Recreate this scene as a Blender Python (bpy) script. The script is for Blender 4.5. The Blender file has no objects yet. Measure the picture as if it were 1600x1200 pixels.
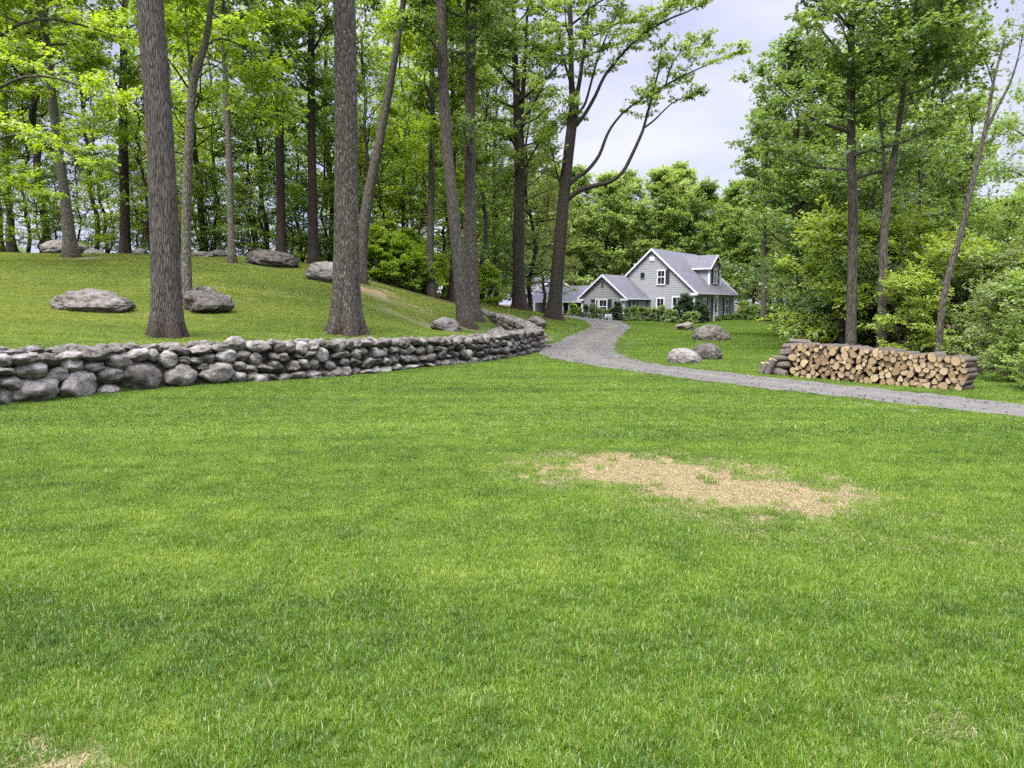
import bpy, math, random
import numpy as np
from mathutils import Vector, Matrix, noise as mnoise

S = bpy.context.scene
COL = S.collection
RAD = math.radians

# ------------------------------------------------------------------ camera
CZ, FPX = 1.6, 1155.0
PITCH = math.atan(125.0 / FPX)
cam = bpy.data.cameras.new('camera')
cam.sensor_width = 36.0
cam.lens = 36.0 * FPX / 1600.0
cam.clip_end = 3000
co = bpy.data.objects.new('camera', cam)
COL.objects.link(co)
co.location = (0, 0, CZ)
co.rotation_euler = (math.pi / 2 - PITCH, 0, 0)
S.camera = co

# ------------------------------------------------------------------ sky, sun, exposure
SUN_EL, SUN_AZ = RAD(58), RAD(205)       # soft light through thin cloud, from behind the camera
w = bpy.data.worlds.new('World')
S.world = w
w.use_nodes = True
nt = w.node_tree
nt.nodes.clear()
def wn(t, **kw):
    n = nt.nodes.new(t)
    for k, v in kw.items():
        setattr(n, k, v)
    return n
out = wn('ShaderNodeOutputWorld')
bg = wn('ShaderNodeBackground')
bg.inputs['Strength'].default_value = 0.1
sky = wn('ShaderNodeTexSky')
sky.sky_type = 'NISHITA'
sky.sun_disc = False
sky.sun_elevation = SUN_EL
sky.sun_rotation = SUN_AZ
tc = wn('ShaderNodeTexCoord')
sep = wn('ShaderNodeSeparateXYZ')
nt.links.new(tc.outputs['Generated'], sep.inputs[0])
mp = wn('ShaderNodeMapping')
mp.inputs['Scale'].default_value = (1.0, 1.0, 3.2)
mp.inputs['Rotation'].default_value = (0.1, 0.25, 0.4)
nt.links.new(tc.outputs['Generated'], mp.inputs[0])
nz = wn('ShaderNodeTexNoise')
nz.inputs['Scale'].default_value = 2.2
nz.inputs['Detail'].default_value = 5
nz.inputs['Roughness'].default_value = 0.5
nt.links.new(mp.outputs[0], nz.inputs['Vector'])
cr = wn('ShaderNodeValToRGB')
cr.color_ramp.elements[0].position = 0.42
cr.color_ramp.elements[0].color = (2.38, 2.42, 3.55, 1)
cr.color_ramp.elements[1].position = 0.62
cr.color_ramp.elements[1].color = (3.55, 3.55, 4.2, 1)
nt.links.new(nz.outputs['Fac'], cr.inputs[0])
# overcast sky: the zenith is several times brighter than the horizon
mr = wn('ShaderNodeMapRange', interpolation_type='SMOOTHSTEP')
mr.inputs['From Min'].default_value = 0.36
mr.inputs['From Max'].default_value = 0.80
mr.inputs['To Min'].default_value = 1.0
mr.inputs['To Max'].default_value = 7.8
nt.links.new(sep.outputs['Z'], mr.inputs['Value'])
ml = wn('ShaderNodeVectorMath', operation='SCALE')
nt.links.new(cr.outputs['Color'], ml.inputs[0])
nt.links.new(mr.outputs[0], ml.inputs['Scale'])
mx = wn('ShaderNodeMix', data_type='RGBA')
mx.inputs['Factor'].default_value = 0.92
nt.links.new(sky.outputs['Color'], mx.inputs['A'])
nt.links.new(ml.outputs[0], mx.inputs['B'])
nt.links.new(mx.outputs['Result'], bg.inputs['Color'])
nt.links.new(bg.outputs[0], out.inputs[0])

sl = bpy.data.lights.new('sun', 'SUN')
sl.energy = 2.5
sl.angle = RAD(24)
sl.color = (1.0, 0.96, 0.88)
so = bpy.data.objects.new('sun', sl)
COL.objects.link(so)
sd_ = Vector((math.sin(SUN_AZ) * math.cos(SUN_EL), math.cos(SUN_AZ) * math.cos(SUN_EL), math.sin(SUN_EL)))
so.rotation_euler = sd_.to_track_quat('Z', 'Y').to_euler()
so.location = (0, -20, 40)

S.view_settings.view_transform = 'Standard'
S.view_settings.look = 'None'
S.view_settings.exposure = 1.4
S.view_settings.gamma = 1
S.view_settings.use_curve_mapping = False
S.cycles.use_denoising = False
S.cycles.max_bounces = 12
S.cycles.diffuse_bounces = 8
S.cycles.glossy_bounces = 2
S.cycles.transmission_bounces = 8
S.cycles.transparent_max_bounces = 4
S.cycles.sample_clamp_indirect = 4

# ------------------------------------------------------------------ pixel -> place (photo is 1600 x 1200)
CP, SP = math.cos(PITCH), math.sin(PITCH)
def ray(px, py):
    u, v = (px - 800) / FPX, (600 - py) / FPX
    return np.array([u, CP + v * SP, v * CP - SP])
def P(px, py, D):
    d = ray(px, py)
    t = D / d[1]
    return np.array([d[0] * t, D, CZ + d[2] * t])
def flat(px, py, z=0.0):
    d = ray(px, py)
    t = (z - CZ) / d[2]
    return np.array([d[0] * t, d[1] * t, z])
def to_px(p):
    x, y, z = p[..., 0], p[..., 1], p[..., 2] - CZ
    dep = y * CP - z * SP
    up = y * SP + z * CP
    return 800 + FPX * x / dep, 600 - FPX * up / dep

def catmull(pts, n):
    pts = np.asarray(pts, float)
    a = np.vstack([2 * pts[0] - pts[1], pts, 2 * pts[-1] - pts[-2]])
    o = []
    for i in range(1, len(a) - 2):
        p0, p1, p2, p3 = a[i - 1], a[i], a[i + 1], a[i + 2]
        for k in range(n):
            t = k / n
            o.append(0.5 * (2 * p1 + (p2 - p0) * t + (2 * p0 - 5 * p1 + 4 * p2 - p3) * t * t + (3 * p1 - p0 - 3 * p2 + p3) * t ** 3))
    o.append(a[-2])
    return np.array(o)

# ------------------------------------------------------------------ terrain
WALL_FRONT = [flat(-240, 664), flat(0, 634), flat(100, 622), flat(200, 612), flat(300, 604), flat(400, 597),
              flat(500, 590), flat(600, 580.5), flat(700, 571), flat(770, 562), flat(812, 554)]
WALL_PTS = [p[:2] for p in WALL_FRONT]
WALL_PTS.insert(0, WALL_PTS[0] + (WALL_PTS[0] - WALL_PTS[1]) * 1.6)
WF_N = len(WALL_PTS)
c0 = WALL_PTS[-1]
WALL_PTS += [np.array([0.72, 25.2]), np.array([0.80, 26.8]), np.array([0.40, 29.6]), np.array([-0.20, 33.0]), np.array([-1.45, 38.5])]
WALL = catmull(WALL_PTS, 10)
iF = WF_N * 10
BOUND = np.vstack([WALL[0] + np.array([[-60, -18], [-20, -6.5]]), WALL[:iF], [[1.6, 25.4], [6, 26.5], [80, 40]]])
BW = np.array([0.22] * (2 + iF) + [1.5, 4.0, 10.0])

hp = []
for a in [(0, 556, 12.7), (130, 549, 13.6), (260, 543, 14.6), (400, 538, 16.2), (540, 534, 18.4), (700, 530, 20.6), (790, 524, 24.4),
          (260, 526, 16.6), (540, 521, 20), (140, 486, 20.5), (325, 488, 21.5), (672, 462, 38), (727, 511, 31),
          (564, 441, 32), (110, 402, 33), (362, 410, 32), (0, 395, 36), (200, 397, 36), (430, 419, 33), (440, 406, 37),
          (488, 414, 36), (620, 450, 36), (750, 483, 40), (811, 483, 46), (865, 499, 44), (850, 514, 36), (693, 525, 26),
          (600, 480, 27), (60, 450, 25), (820, 540, 27)]:
    hp.append(P(*a))
hp += [np.array(a, float) for a in [
    (2, 28, 0.02), (4, 22, 0), (8, 14, 0), (12, 12, 0), (3.4, 34, .12), (8, 34, 0), (12, 40, .02), (20, 40, -.1), (15, 62, .08), (20, 66, .12),
    (9, 62, .30), (5.5, 52, .42), (30, 60, 0), (10, 20, 0), (20, 20, -.3), (14, 82, .2), (0, 60, 1.1), (-10, 62, 2.2), (-30, 62, 3.2),
    (-20, 50, 3.6), (-42, 42, 4.2), (-12, 88, 1.2), (-45, 92, 2.), (0, 105, .7), (30, 105, .2), (60, 62, -.5), (-15, 11, .8), (-22, 18, 2.0),
    (-38, 30, 4.2), (4, 70, .62), (-1, 74, .9), (1.2, 26.0, .02), (40, 30, -.4), (60, 105, 0), (-14, 44, 3.0), (5.0, 47, .4), (-50, 70, 3.2)]]
hp = np.array(hp)
def tps_k(r2):
    return 0.5 * r2 * np.log(r2 + 1e-9)
_d2 = ((hp[:, None, :2] - hp[None, :, :2]) ** 2).sum(-1)
_n = len(hp)
_A = np.zeros((_n + 3, _n + 3))
_A[:_n, :_n] = tps_k(_d2) + np.eye(_n) * 1.0
_A[:_n, _n] = 1
_A[:_n, _n + 1:] = hp[:, :2]
_A[_n, :_n] = 1
_A[_n + 1:, :_n] = hp[:, :2].T
_w = np.linalg.solve(_A, np.concatenate([hp[:, 2], [0, 0, 0]]))

def seg_sd(xy, poly, wid=None):
    """signed distance to a polyline (left of its direction is positive) and the blend width at the nearest point"""
    best = np.full(len(xy), 1e9)
    sgn = np.ones(len(xy))
    ww = np.zeros(len(xy))
    for i in range(len(poly) - 1):
        a, b = poly[i], poly[i + 1]
        ab = b - a
        t = np.clip(((xy - a) @ ab) / (ab @ ab + 1e-12), 0, 1)
        q = a + t[:, None] * ab
        d = np.hypot(*(xy - q).T)
        cr_ = ab[0] * (xy[:, 1] - a[1]) - ab[1] * (xy[:, 0] - a[0])
        m = d < best - 1e-9
        best[m] = d[m]
        sgn[m] = np.sign(cr_[m])
        if wid is not None:
            ww[m] = (wid[i] + (wid[i + 1] - wid[i]) * t)[m]
    return best * sgn, ww

def height(xy):
    xy = np.atleast_2d(np.asarray(xy, float))
    o = np.empty(len(xy))
    for s in range(0, len(xy), 20000):
        q = xy[s:s + 20000]
        qc = q.copy()
        r = np.hypot(q[:, 0], q[:, 1] - 50)
        k = np.minimum(1, 62 / np.maximum(r, 1e-6))
        qc[:, 0] = q[:, 0] * k
        qc[:, 1] = 50 + (q[:, 1] - 50) * k
        B = tps_k(((qc[:, None] - hp[None, :, :2]) ** 2).sum(-1)) @ _w[:_n] + _w[_n] + qc @ _w[_n + 1:]
        B = np.clip(B, -1.5, 5.0) + 0.02 * np.sin(q[:, 0] * .9 + 1) * np.sin(q[:, 1] * .7)
        A = 0.018 * np.sin(q[:, 0] * .8) * np.sin(q[:, 1] * .55 + .4)
        sd, ww = seg_sd(q, BOUND, BW)
        t = np.clip(sd / (2 * ww) + .5, 0, 1)
        t = t * t * (3 - 2 * t)
        o[s:s + 20000] = A * (1 - t) + B * t
    return o
def gz(x, y):
    return float(height([[x, y]])[0])
_T = np.concatenate([np.arange(1.5, 40, .04), np.arange(40, 130, .1)])
def cast(px, py):
    d = ray(px, py)
    p = _T[:, None] * d[None, :] + np.array([0, 0, CZ])
    h = height(p[:, :2])
    hit = np.nonzero(p[:, 2] <= h)[0]
    return p[hit[0]] if len(hit) else p[-1]
def G(px, D):
    """ground point at photo column px, D metres out"""
    z = 0.0
    for _ in range(6):
        x = (px - 800) / FPX * (D * CP - (z - CZ) * SP)
        z = gz(x, D)
    return np.array([x, D, z])

# ------------------------------------------------------------------ mesh helpers
def mesh_np(name, V, loops, counts, mats=(), smooth=True, attrs=None, matidx=None):
    me = bpy.data.meshes.new(name)
    V = np.asarray(V, np.float32)
    loops = np.asarray(loops, np.int32)
    counts = np.asarray(counts, np.int32)
    me.vertices.add(len(V))
    me.vertices.foreach_set('co', V.ravel())
    me.loops.add(len(loops))
    me.loops.foreach_set('vertex_index', loops)
    me.polygons.add(len(counts))
    st = np.concatenate([[0], np.cumsum(counts)[:-1]]).astype(np.int32)
    me.polygons.foreach_set('loop_start', st)
    try:
        me.polygons.foreach_set('loop_total', counts)
    except Exception:
        pass
    if smooth:
        me.polygons.foreach_set('use_smooth', np.ones(len(counts), bool))
    for m in mats:
        me.materials.append(m)
    if matidx is not None:
        me.polygons.foreach_set('material_index', np.asarray(matidx, np.int32))
    for k, (dom, val) in (attrs or {}).items():
        at = me.attributes.new(k, 'FLOAT', dom)
        at.data.foreach_set('value', np.asarray(val, np.float32))
    me.update(calc_edges=True)
    me.validate()
    return me

class MB:
    """collects polygons of one part"""
    def __init__(s):
        s.v, s.f, s.m = [], [], []
    def face(s, pts, m=0):
        i = len(s.v)
        s.v += [tuple(p) for p in pts]
        s.f.append(list(range(i, i + len(pts))))
        s.m.append(m)
    def box(s, x0, x1, y0, y1, z0, z1, m=0):
        i = len(s.v)
        s.v += [(x0, y0, z0), (x1, y0, z0), (x1, y1, z0), (x0, y1, z0), (x0, y0, z1), (x1, y0, z1), (x1, y1, z1), (x0, y1, z1)]
        for q in ((0, 3, 2, 1), (4, 5, 6, 7), (0, 1, 5, 4), (1, 2, 6, 5), (2, 3, 7, 6), (3, 0, 4, 7)):
            s.f.append([i + k for k in q])
            s.m.append(m)
        return s
    def prism(s, poly, axis, a0, a1, m=0):
        """extrude a polygon of (h, z) along x (axis 0: h is y) or along y (axis 1: h is x)"""
        def pt(h, z, a):
            return (a, h, z) if axis == 0 else (h, a, z)
        i, n = len(s.v), len(poly)
        s.v += [pt(h, z, a0) for h, z in poly] + [pt(h, z, a1) for h, z in poly]
        s.f.append([i + k for k in range(n)][::-1])
        s.f.append([i + n + k for k in range(n)])
        s.m += [m, m]
        for k in range(n):
            j = (k + 1) % n
            s.f.append([i + k, i + j, i + n + j, i + n + k])
            s.m.append(m)
        return s
    def build(s, name, mats, parent=None, bevel=0, smooth=False):
        me = bpy.data.meshes.new(name)
        me.from_pydata(s.v, [], s.f)
        for m in (mats if isinstance(mats, (list, tuple)) else [mats]):
            me.materials.append(m)
        me.polygons.foreach_set('material_index', s.m)
        import bmesh
        bm = bmesh.new()
        bm.from_mesh(me)
        bmesh.ops.recalc_face_normals(bm, faces=bm.faces)
        if bevel:
            bmesh.ops.bevel(bm, geom=list(bm.edges), offset=bevel, segments=1, affect='EDGES')
        bm.to_mesh(me)
        bm.free()
        if smooth:
            me.polygons.foreach_set('use_smooth', [True] * len(me.polygons))
        return link(name, me, parent)

def link(name, data, parent=None, loc=None, rot=None, scl=None):
    o = bpy.data.objects.new(name, data)
    COL.objects.link(o)
    if parent is not None:
        o.parent = parent
    if loc is not None:
        o.location = [float(a) for a in loc]
    if rot is not None:
        o.rotation_euler = rot
    if scl is not None:
        o.scale = scl
    return o
def tag(o, label=None, cat=None, group=None, kind=None):
    if label:
        o['label'] = label
    if cat:
        o['category'] = cat
    if group:
        o['group'] = group
    if kind:
        o['kind'] = kind
    return o
def thing(name, label, cat, loc, rz=0, group=None):
    return tag(link(name, None, None, loc, (0, 0, rz)), label, cat, group)

# ------------------------------------------------------------------ materials
class NT:
    def __init__(s, name):
        s.mat = bpy.data.materials.new(name)
        s.mat.use_nodes = True
        s.t = s.mat.node_tree
        s.t.nodes.clear()
        s.o = s.n('ShaderNodeOutputMaterial')
    def n(s, t, ins=None, **kw):
        nd = s.t.nodes.new(t)
        for k, v in kw.items():
            setattr(nd, k, v)
        for k, v in (ins or {}).items():
            if hasattr(v, 'links') or isinstance(v, bpy.types.NodeSocket):
                s.t.links.new(v, nd.inputs[k])
            else:
                nd.inputs[k].default_value = v
        return nd
    def noise(s, vec, scale, detail=3, rough=.5, dist=0):
        return s.n('ShaderNodeTexNoise', {'Vector': vec, 'Scale': scale, 'Detail': detail, 'Roughness': rough, 'Distortion': dist}).outputs['Fac']
    def ramp(s, fac, stops):
        nd = s.n('ShaderNodeValToRGB', {'Fac': fac})
        e = nd.color_ramp.elements
        while len(e) < len(stops):
            e.new(0.5)
        for i, (p, c) in enumerate(stops):
            e[i].position = p
            e[i].color = (*c, 1) if len(c) == 3 else c
        return nd.outputs['Color']
    def mix(s, f, a, b, blend='MIX'):
        nd = s.n('ShaderNodeMix', data_type='RGBA', blend_type=blend)
        for k, v in (('Factor', f), ('A', a), ('B', b)):
            if isinstance(v, bpy.types.NodeSocket):
                s.t.links.new(v, nd.inputs[k])
            else:
                nd.inputs[k].default_value = v if k == 'Factor' or len(v) == 4 else (*v, 1)
        return nd.outputs['Result']
    def math(s, op, a, b=0.0, clamp=False):
        return s.n('ShaderNodeMath', {0: a, 1: b}, operation=op, use_clamp=clamp).outputs[0]
    def pos(s):
        return s.n('ShaderNodeNewGeometry').outputs['Position']
    def objc(s):
        return s.n('ShaderNodeTexCoord').outputs['Object']
    def scale(s, vec, sc):
        return s.n('ShaderNodeMapping', {'Vector': vec, 'Scale': sc}).outputs[0]
    def attr(s, name):
        return s.n('ShaderNodeAttribute', attribute_name=name).outputs['Fac']
    def bump(s, h, strength=.5, dist=.02):
        return s.n('ShaderNodeBump', {'Height': h, 'Strength': strength, 'Distance': dist}).outputs[0]
    def pbr(s, color, rough=.8, normal=None, spec=.3):
        b = s.n('ShaderNodeBsdfPrincipled', {'Base Color': color if isinstance(color, bpy.types.NodeSocket) else (*color, 1), 'Roughness': rough, 'Specular IOR Level': spec})
        if normal is not None:
            s.t.links.new(normal, b.inputs['Normal'])
        s.t.links.new(b.outputs[0], s.o.inputs['Surface'])
        return s.mat
    def leafy(s, dif, tra, k=.4, gloss=.05, rough=.45):
        a = s.n('ShaderNodeBsdfDiffuse', {'Color': dif})
        b = s.n('ShaderNodeBsdfTranslucent', {'Color': tra})
        m = s.n('ShaderNodeMixShader', {0: k, 1: a.outputs[0], 2: b.outputs[0]})
        g = s.n('ShaderNodeBsdfGlossy', {'Color': (1, 1, 1, 1), 'Roughness': rough})
        m2 = s.n('ShaderNodeMixShader', {0: gloss, 1: m.outputs[0], 2: g.outputs[0]})
        s.t.links.new(m2.outputs[0], s.o.inputs['Surface'])
        return s.mat

def leaf_mat(name, dark, mid, light, k=.45, gain=1.5):
    t = NT(name)
    r = t.attr('rnd')
    oi = t.n('ShaderNodeObjectInfo').outputs['Random']
    n = t.noise(t.pos(), .55, 2)
    f = t.math('ADD', t.math('MULTIPLY', r, .62), t.math('MULTIPLY', n, .5))
    f = t.math('ADD', f, t.math('MULTIPLY', t.math('SUBTRACT', oi, .5), .22))
    c = t.ramp(f, [(.12, dark), (.52, mid), (.95, light)])
    tr = t.mix(1.0, c, (gain * 1.15, gain, gain * .45), 'MULTIPLY')
    return t.leafy(c, tr, k, .045, .4)
M = {}
M['leaf_bright'] = leaf_mat('leaf_bright', (0.0893, 0.1628, 0.0126), (0.1733, 0.2835, 0.0210), (0.2940, 0.3990, 0.0368), .5, 1.7)
M['leaf_mid'] = leaf_mat('leaf_mid', (0.0738, 0.1423, 0.0289), (0.1423, 0.2398, 0.0474), (0.2438, 0.3492, 0.0791), .48, 1.5)
M['leaf_deep'] = leaf_mat('leaf_deep', (0.0609, 0.1220, 0.0319), (0.1190, 0.2033, 0.0523), (0.2105, 0.3078, 0.0843), .45, 1.4)
M['leaf_olive'] = leaf_mat('leaf_olive', (0.0816, 0.1320, 0.0360), (0.1380, 0.1980, 0.0540), (0.2220, 0.2760, 0.0840), .42, 1.4)
M['leaf_yellow'] = leaf_mat('leaf_yellow', (0.0976, 0.1647, 0.0220), (0.1830, 0.2708, 0.0366), (0.3050, 0.3904, 0.0671), .5, 1.6)
M['leaf_dark'] = leaf_mat('leaf_dark', (0.0216, 0.0480, 0.0168), (0.0408, 0.0840, 0.0264), (0.0780, 0.1320, 0.0384), .3, 1.2)
M['leaf_pale'] = leaf_mat('leaf_pale', (0.1166, 0.1944, 0.0518), (0.2074, 0.3046, 0.0804), (0.3110, 0.4018, 0.1231), .45, 1.45)

def bark_mat(name, dark, light, spots, ridge=26., squash=.13, bs=.9, spot_amt=.62, stain=True):
    t = NT(name)
    oc = t.objc()
    v = t.scale(oc, (1, 1, squash))
    n1 = t.noise(v, ridge, 4, .65, .6)
    n2 = t.noise(v, ridge * .33, 3, .6)
    vor = t.n('ShaderNodeTexVoronoi', {'Vector': v, 'Scale': ridge * .8}, feature='DISTANCE_TO_EDGE').outputs['Distance']
    h = t.math('ADD', t.math('MULTIPLY', n1, .7), t.math('MULTIPLY', t.math('MINIMUM', t.math('MULTIPLY', vor, 3.0), .6), .8))
    f = t.math('ADD', t.math('MULTIPLY', h, .75), t.math('MULTIPLY', n2, .3))
    c = t.ramp(f, [(.38, dark), (.62, tuple((a + b) / 2 for a, b in zip(dark, light))), (.95, light)])
    if stain:
        zz = t.n('ShaderNodeSeparateXYZ', {0: oc}).outputs['Z']
        st = t.math('MULTIPLY', t.n('ShaderNodeMapRange', {'Value': t.math('ADD', zz, t.math('MULTIPLY', n2, -.5)), 'From Min': -.2, 'From Max': .22, 'To Min': 1., 'To Max': 0.}).outputs[0], .8)
        c = t.mix(st, c, (.045, .030, .018))
    sp = t.noise(t.scale(oc, (1, 1, .45)), 19., 5, .8)
    sm = t.ramp(sp, [(spot_amt, (0, 0, 0)), (spot_amt + .07, (1, 1, 1))])
    c = t.mix(t.math('MULTIPLY', sm, .7), c, spots)
    return t.pbr(c, .92, t.bump(h, bs, .035), .15)
M['bark_grey'] = bark_mat('bark_grey', (0.0233, 0.0194, 0.0153), (0.1426, 0.1265, 0.1025), (0.1931, 0.1846, 0.1495), 44., .10, 1., .64)
M['bark_brown'] = bark_mat('bark_brown', (0.0214, 0.0184, 0.0134), (0.1348, 0.1183, 0.0891), (0.3881, 0.3978, 0.3353), 42., .12, 1., .572)
M['bark_dark'] = bark_mat('bark_dark', (0.0178, 0.0153, 0.0112), (0.0723, 0.0612, 0.0446), (0.0970, 0.0969, 0.0688), spot_amt=.7)
M['bark_pale'] = bark_mat('bark_pale', (0.0347, 0.0306, 0.0214), (0.1495, 0.1367, 0.0995), (0.2980, 0.2938, 0.2195), 24., .35, .6, .56)
M['bark_mid'] = bark_mat('bark_mid', (0.0291, 0.0255, 0.0192), (0.1271, 0.1142, 0.0871), (0.2085, 0.2091, 0.1628), spot_amt=.60)

def stone_mat(name, dark, mid, light, lich):
    t = NT(name)
    p = t.pos()
    oi = t.n('ShaderNodeObjectInfo').outputs['Random']
    n = t.noise(p, 5.5, 5, .65, .4)
    c = t.ramp(t.math('ADD', n, t.math('MULTIPLY', t.math('SUBTRACT', oi, .5), .30)), [(.30, dark), (.5, mid), (.72, light)])
    g = t.noise(p, 95., 3, .7)
    c = t.mix(.55, c, t.ramp(g, [(.30, (.30, .29, .28)), (.55, (1, 1, 1)), (.75, (1.35, 1.32, 1.25))]), 'MULTIPLY')
    l = t.ramp(t.noise(t.scale(p, (1, 1, 1.4)), 13., 5, .75, .3), [(.60, (0, 0, 0)), (.67, (1, 1, 1))])
    c = t.mix(t.math('MULTIPLY', l, .55), c, lich)
    h = t.math('ADD', t.math('MULTIPLY', t.noise(p, 14., 6, .7), 1.), t.math('MULTIPLY', g, .18))
    return t.pbr(c, .9, t.bump(h, .85, .035), .2)
M['stone'] = stone_mat('stone', (0.0650, 0.0577, 0.0460), (0.1590, 0.1442, 0.1210), (0.3080, 0.2884, 0.2516), (0.4704, 0.4614, 0.4173))
M['boulder'] = stone_mat('boulder', (0.0516, 0.0456, 0.0365), (0.1290, 0.1158, 0.0948), (0.2279, 0.2122, 0.1823), (0.3612, 0.3553, 0.3191))
def gap_dark_mat():  # near-black earth tone that paints shade into the wall's gaps
    t = NT('gap_dark')
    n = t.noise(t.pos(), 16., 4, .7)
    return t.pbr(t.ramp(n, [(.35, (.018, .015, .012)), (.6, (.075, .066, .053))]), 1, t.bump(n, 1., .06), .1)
M['gap_dark'] = gap_dark_mat()

def ground_mat():
    t = NT('lawn_soil')
    p = t.pos()
    a = t.noise(p, 22., 5, .7)
    b = t.noise(p, 1.1, 3, .6)
    g = t.ramp(t.math('ADD', t.math('MULTIPLY', a, .6), t.math('MULTIPLY', b, .4)), [(.32, (.026, .042, .010)), (.5, (.048, .078, .015)), (.7, (.080, .105, .026))])
    wood = t.ramp(t.noise(p, 5., 6, .7), [(.35, (.035, .026, .016)), (.55, (.085, .060, .034)), (.7, (.06, .075, .022))])
    soil = t.ramp(t.noise(p, 34., 5, .75), [(.3, (0.152, 0.108, 0.054)), (.5, (0.264, 0.196, 0.104)), (.7, (0.344, 0.268, 0.152))])
    red = t.ramp(t.noise(p, 14., 5, .7), [(.3, (0.125, 0.081, 0.043)), (.5, (0.218, 0.155, 0.090)), (.7, (0.277, 0.222, 0.137))])
    c = t.mix(t.attr('wood'), g, wood)
    c = t.mix(t.attr('bare'), c, soil)
    c = t.mix(t.attr('mulch'), c, red)
    return t.pbr(c, 1, t.bump(a, .6, .03), .1)
M['ground'] = ground_mat()

def gravel_mat():
    t = NT('gravel')
    p = t.pos()
    v = t.n('ShaderNodeTexVoronoi', {'Vector': p, 'Scale': 34.})
    n = t.noise(p, 2.2, 5, .65)
    n3 = t.noise(p, 60., 2, .6)
    c = t.ramp(t.math('ADD', t.math('MULTIPLY', v.outputs['Color'], .3), t.math('MULTIPLY', n, .7)), [(.30, (0.0833, 0.0768, 0.0642)), (.5, (0.1117, 0.1050, 0.0884)), (.72, (0.1450, 0.1384, 0.1172))])
    c = t.mix(.5, c, t.ramp(n3, [(.3, (.68, .66, .65)), (.6, (1.12, 1.10, 1.09))]), 'MULTIPLY')
    g = t.math('MULTIPLY', t.attr('mid'), t.ramp(t.noise(p, 4.5, 5, .7), [(.5, (0.0000, 0.0000, 0.0000)), (.62, (1, 1, 1))]))
    c = t.mix(t.math('MULTIPLY', g, .8), c, (0.1470, 0.1414, 0.0512))
    ru = t.math('MULTIPLY', t.attr('rut'), t.noise(t.scale(p, (1, 1, 1)), 1.4, 3))
    c = t.mix(t.math('MULTIPLY', ru, 1.1, True), c, t.mix(n, (0.0764, 0.0707, 0.0614), (0.1176, 0.1091, 0.0930)))
    h = t.math('ADD', t.math('MULTIPLY', v.outputs['Distance'], .7), t.noise(p, 3., 4))
    return t.pbr(c, .95, t.bump(h, .8, .04), .2)
M['gravel'] = gravel_mat()

def grass_mat(name, straw):
    t = NT(name)
    p = t.pos()
    r = t.attr('rnd')
    hgt = t.attr('tip')
    n1 = t.noise(p, .42, 3, .6)
    n2 = t.noise(p, 3.2, 3, .65)
    n3 = t.noise(t.n('ShaderNodeMapping', {'Vector': p, 'Rotation': (0, 0, -.66), 'Scale': (.13, 1.25, 1)}).outputs[0], 1.0, 2, .5)  # mowing stripes: the sheen of leaning blades put into the colour
    f = t.math('ADD', t.math('ADD', t.math('MULTIPLY', r, .33), .045), t.math('ADD', t.math('ADD', t.math('MULTIPLY', n1, .36), t.math('MULTIPLY', n3, .46)), t.math('SUBTRACT', t.math('MULTIPLY', n2, .62), .31)))
    if straw:
        c = t.ramp(r, [(.0, (.165, .128, .062)), (.5, (.290, .238, .128)), (.8, (.41, .355, .215)), (1., (.14, .175, .045))])
    else:
        c = t.ramp(f, [(.34, (.026, .074, .005)), (.52, (.066, .150, .008)), (.70, (.125, .228, .014)), (.90, (.235, .320, .045))])
        z = t.n('ShaderNodeSeparateXYZ', {0: p}).outputs['Z']
        hill = t.n('ShaderNodeMapRange', {'Value': z, 'From Min': .35, 'From Max': 1.3}).outputs[0]
        c2 = t.ramp(f, [(.34, (.078, .132, .012)), (.55, (.158, .225, .024)), (.74, (.24, .29, .042)), (.93, (.34, .35, .09))])
        c = t.mix(t.math('MULTIPLY', hill, .85), c, c2)
        dry = t.math('GREATER_THAN', r, .955)
        c = t.mix(t.math('MULTIPLY', dry, .75), c, (.42, .36, .16))
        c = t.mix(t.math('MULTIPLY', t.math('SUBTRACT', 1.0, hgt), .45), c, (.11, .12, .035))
    tr = t.mix(1.0, c, (1.5, 1.35, .6), 'MULTIPLY')
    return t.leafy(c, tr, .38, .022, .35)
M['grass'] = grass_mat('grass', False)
M['straw'] = grass_mat('straw', True)

def plain(name, c, rough=.6, var=.12, sc=6., spec=.3):
    t = NT(name)
    n = t.noise(t.pos(), sc, 4, .6)
    k = t.ramp(n, [(.3, tuple(a * (1 - var) for a in c)), (.7, tuple(min(1, a * (1 + var)) for a in c))])
    return t.pbr(k, rough, None, spec)
M['siding'] = plain('siding', (.255, .264, .270), .7, .05, 3.)
M['white'] = plain('white_paint', (.62, .62, .65), .5, .04)
M['shutter'] = plain('shutter_paint', (.022, .024, .034), .5, .15)
def glass_mat():
    t = NT('window_glass')
    return t.pbr((.016, .018, .02), .08, None, .6)
M['glass'] = glass_mat()
def roof_mat():
    t = NT('shingle')
    oc = t.objc()
    b = t.n('ShaderNodeTexBrick', {'Vector': t.scale(oc, (3.2, 3.2, 3.2)), 'Scale': 1., 'Mortar Size': .012, 'Color1': (0.0980, 0.0963, 0.1042, 1.0000), 'Color2': (0.1213, 0.1187, 0.1277, 1.0000), 'Mortar': (0.0722, 0.0722, 0.0756, 1.0000), 'Row Height': .45, 'Brick Width': 1.0})
    n = t.noise(t.pos(), 1.2, 5, .65)
    c = t.mix(.6, b.outputs['Color'], t.ramp(n, [(.3, (.80, .80, .82)), (.7, (1.15, 1.15, 1.17))]), 'MULTIPLY')
    g = t.noise(t.pos(), 38., 2, .7)
    c = t.mix(.5, c, t.ramp(g, [(.3, (.7, .7, .7)), (.7, (1.2, 1.2, 1.2))]), 'MULTIPLY')
    return t.pbr(c, .92, None, .2)
M['shingle'] = roof_mat()
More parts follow.
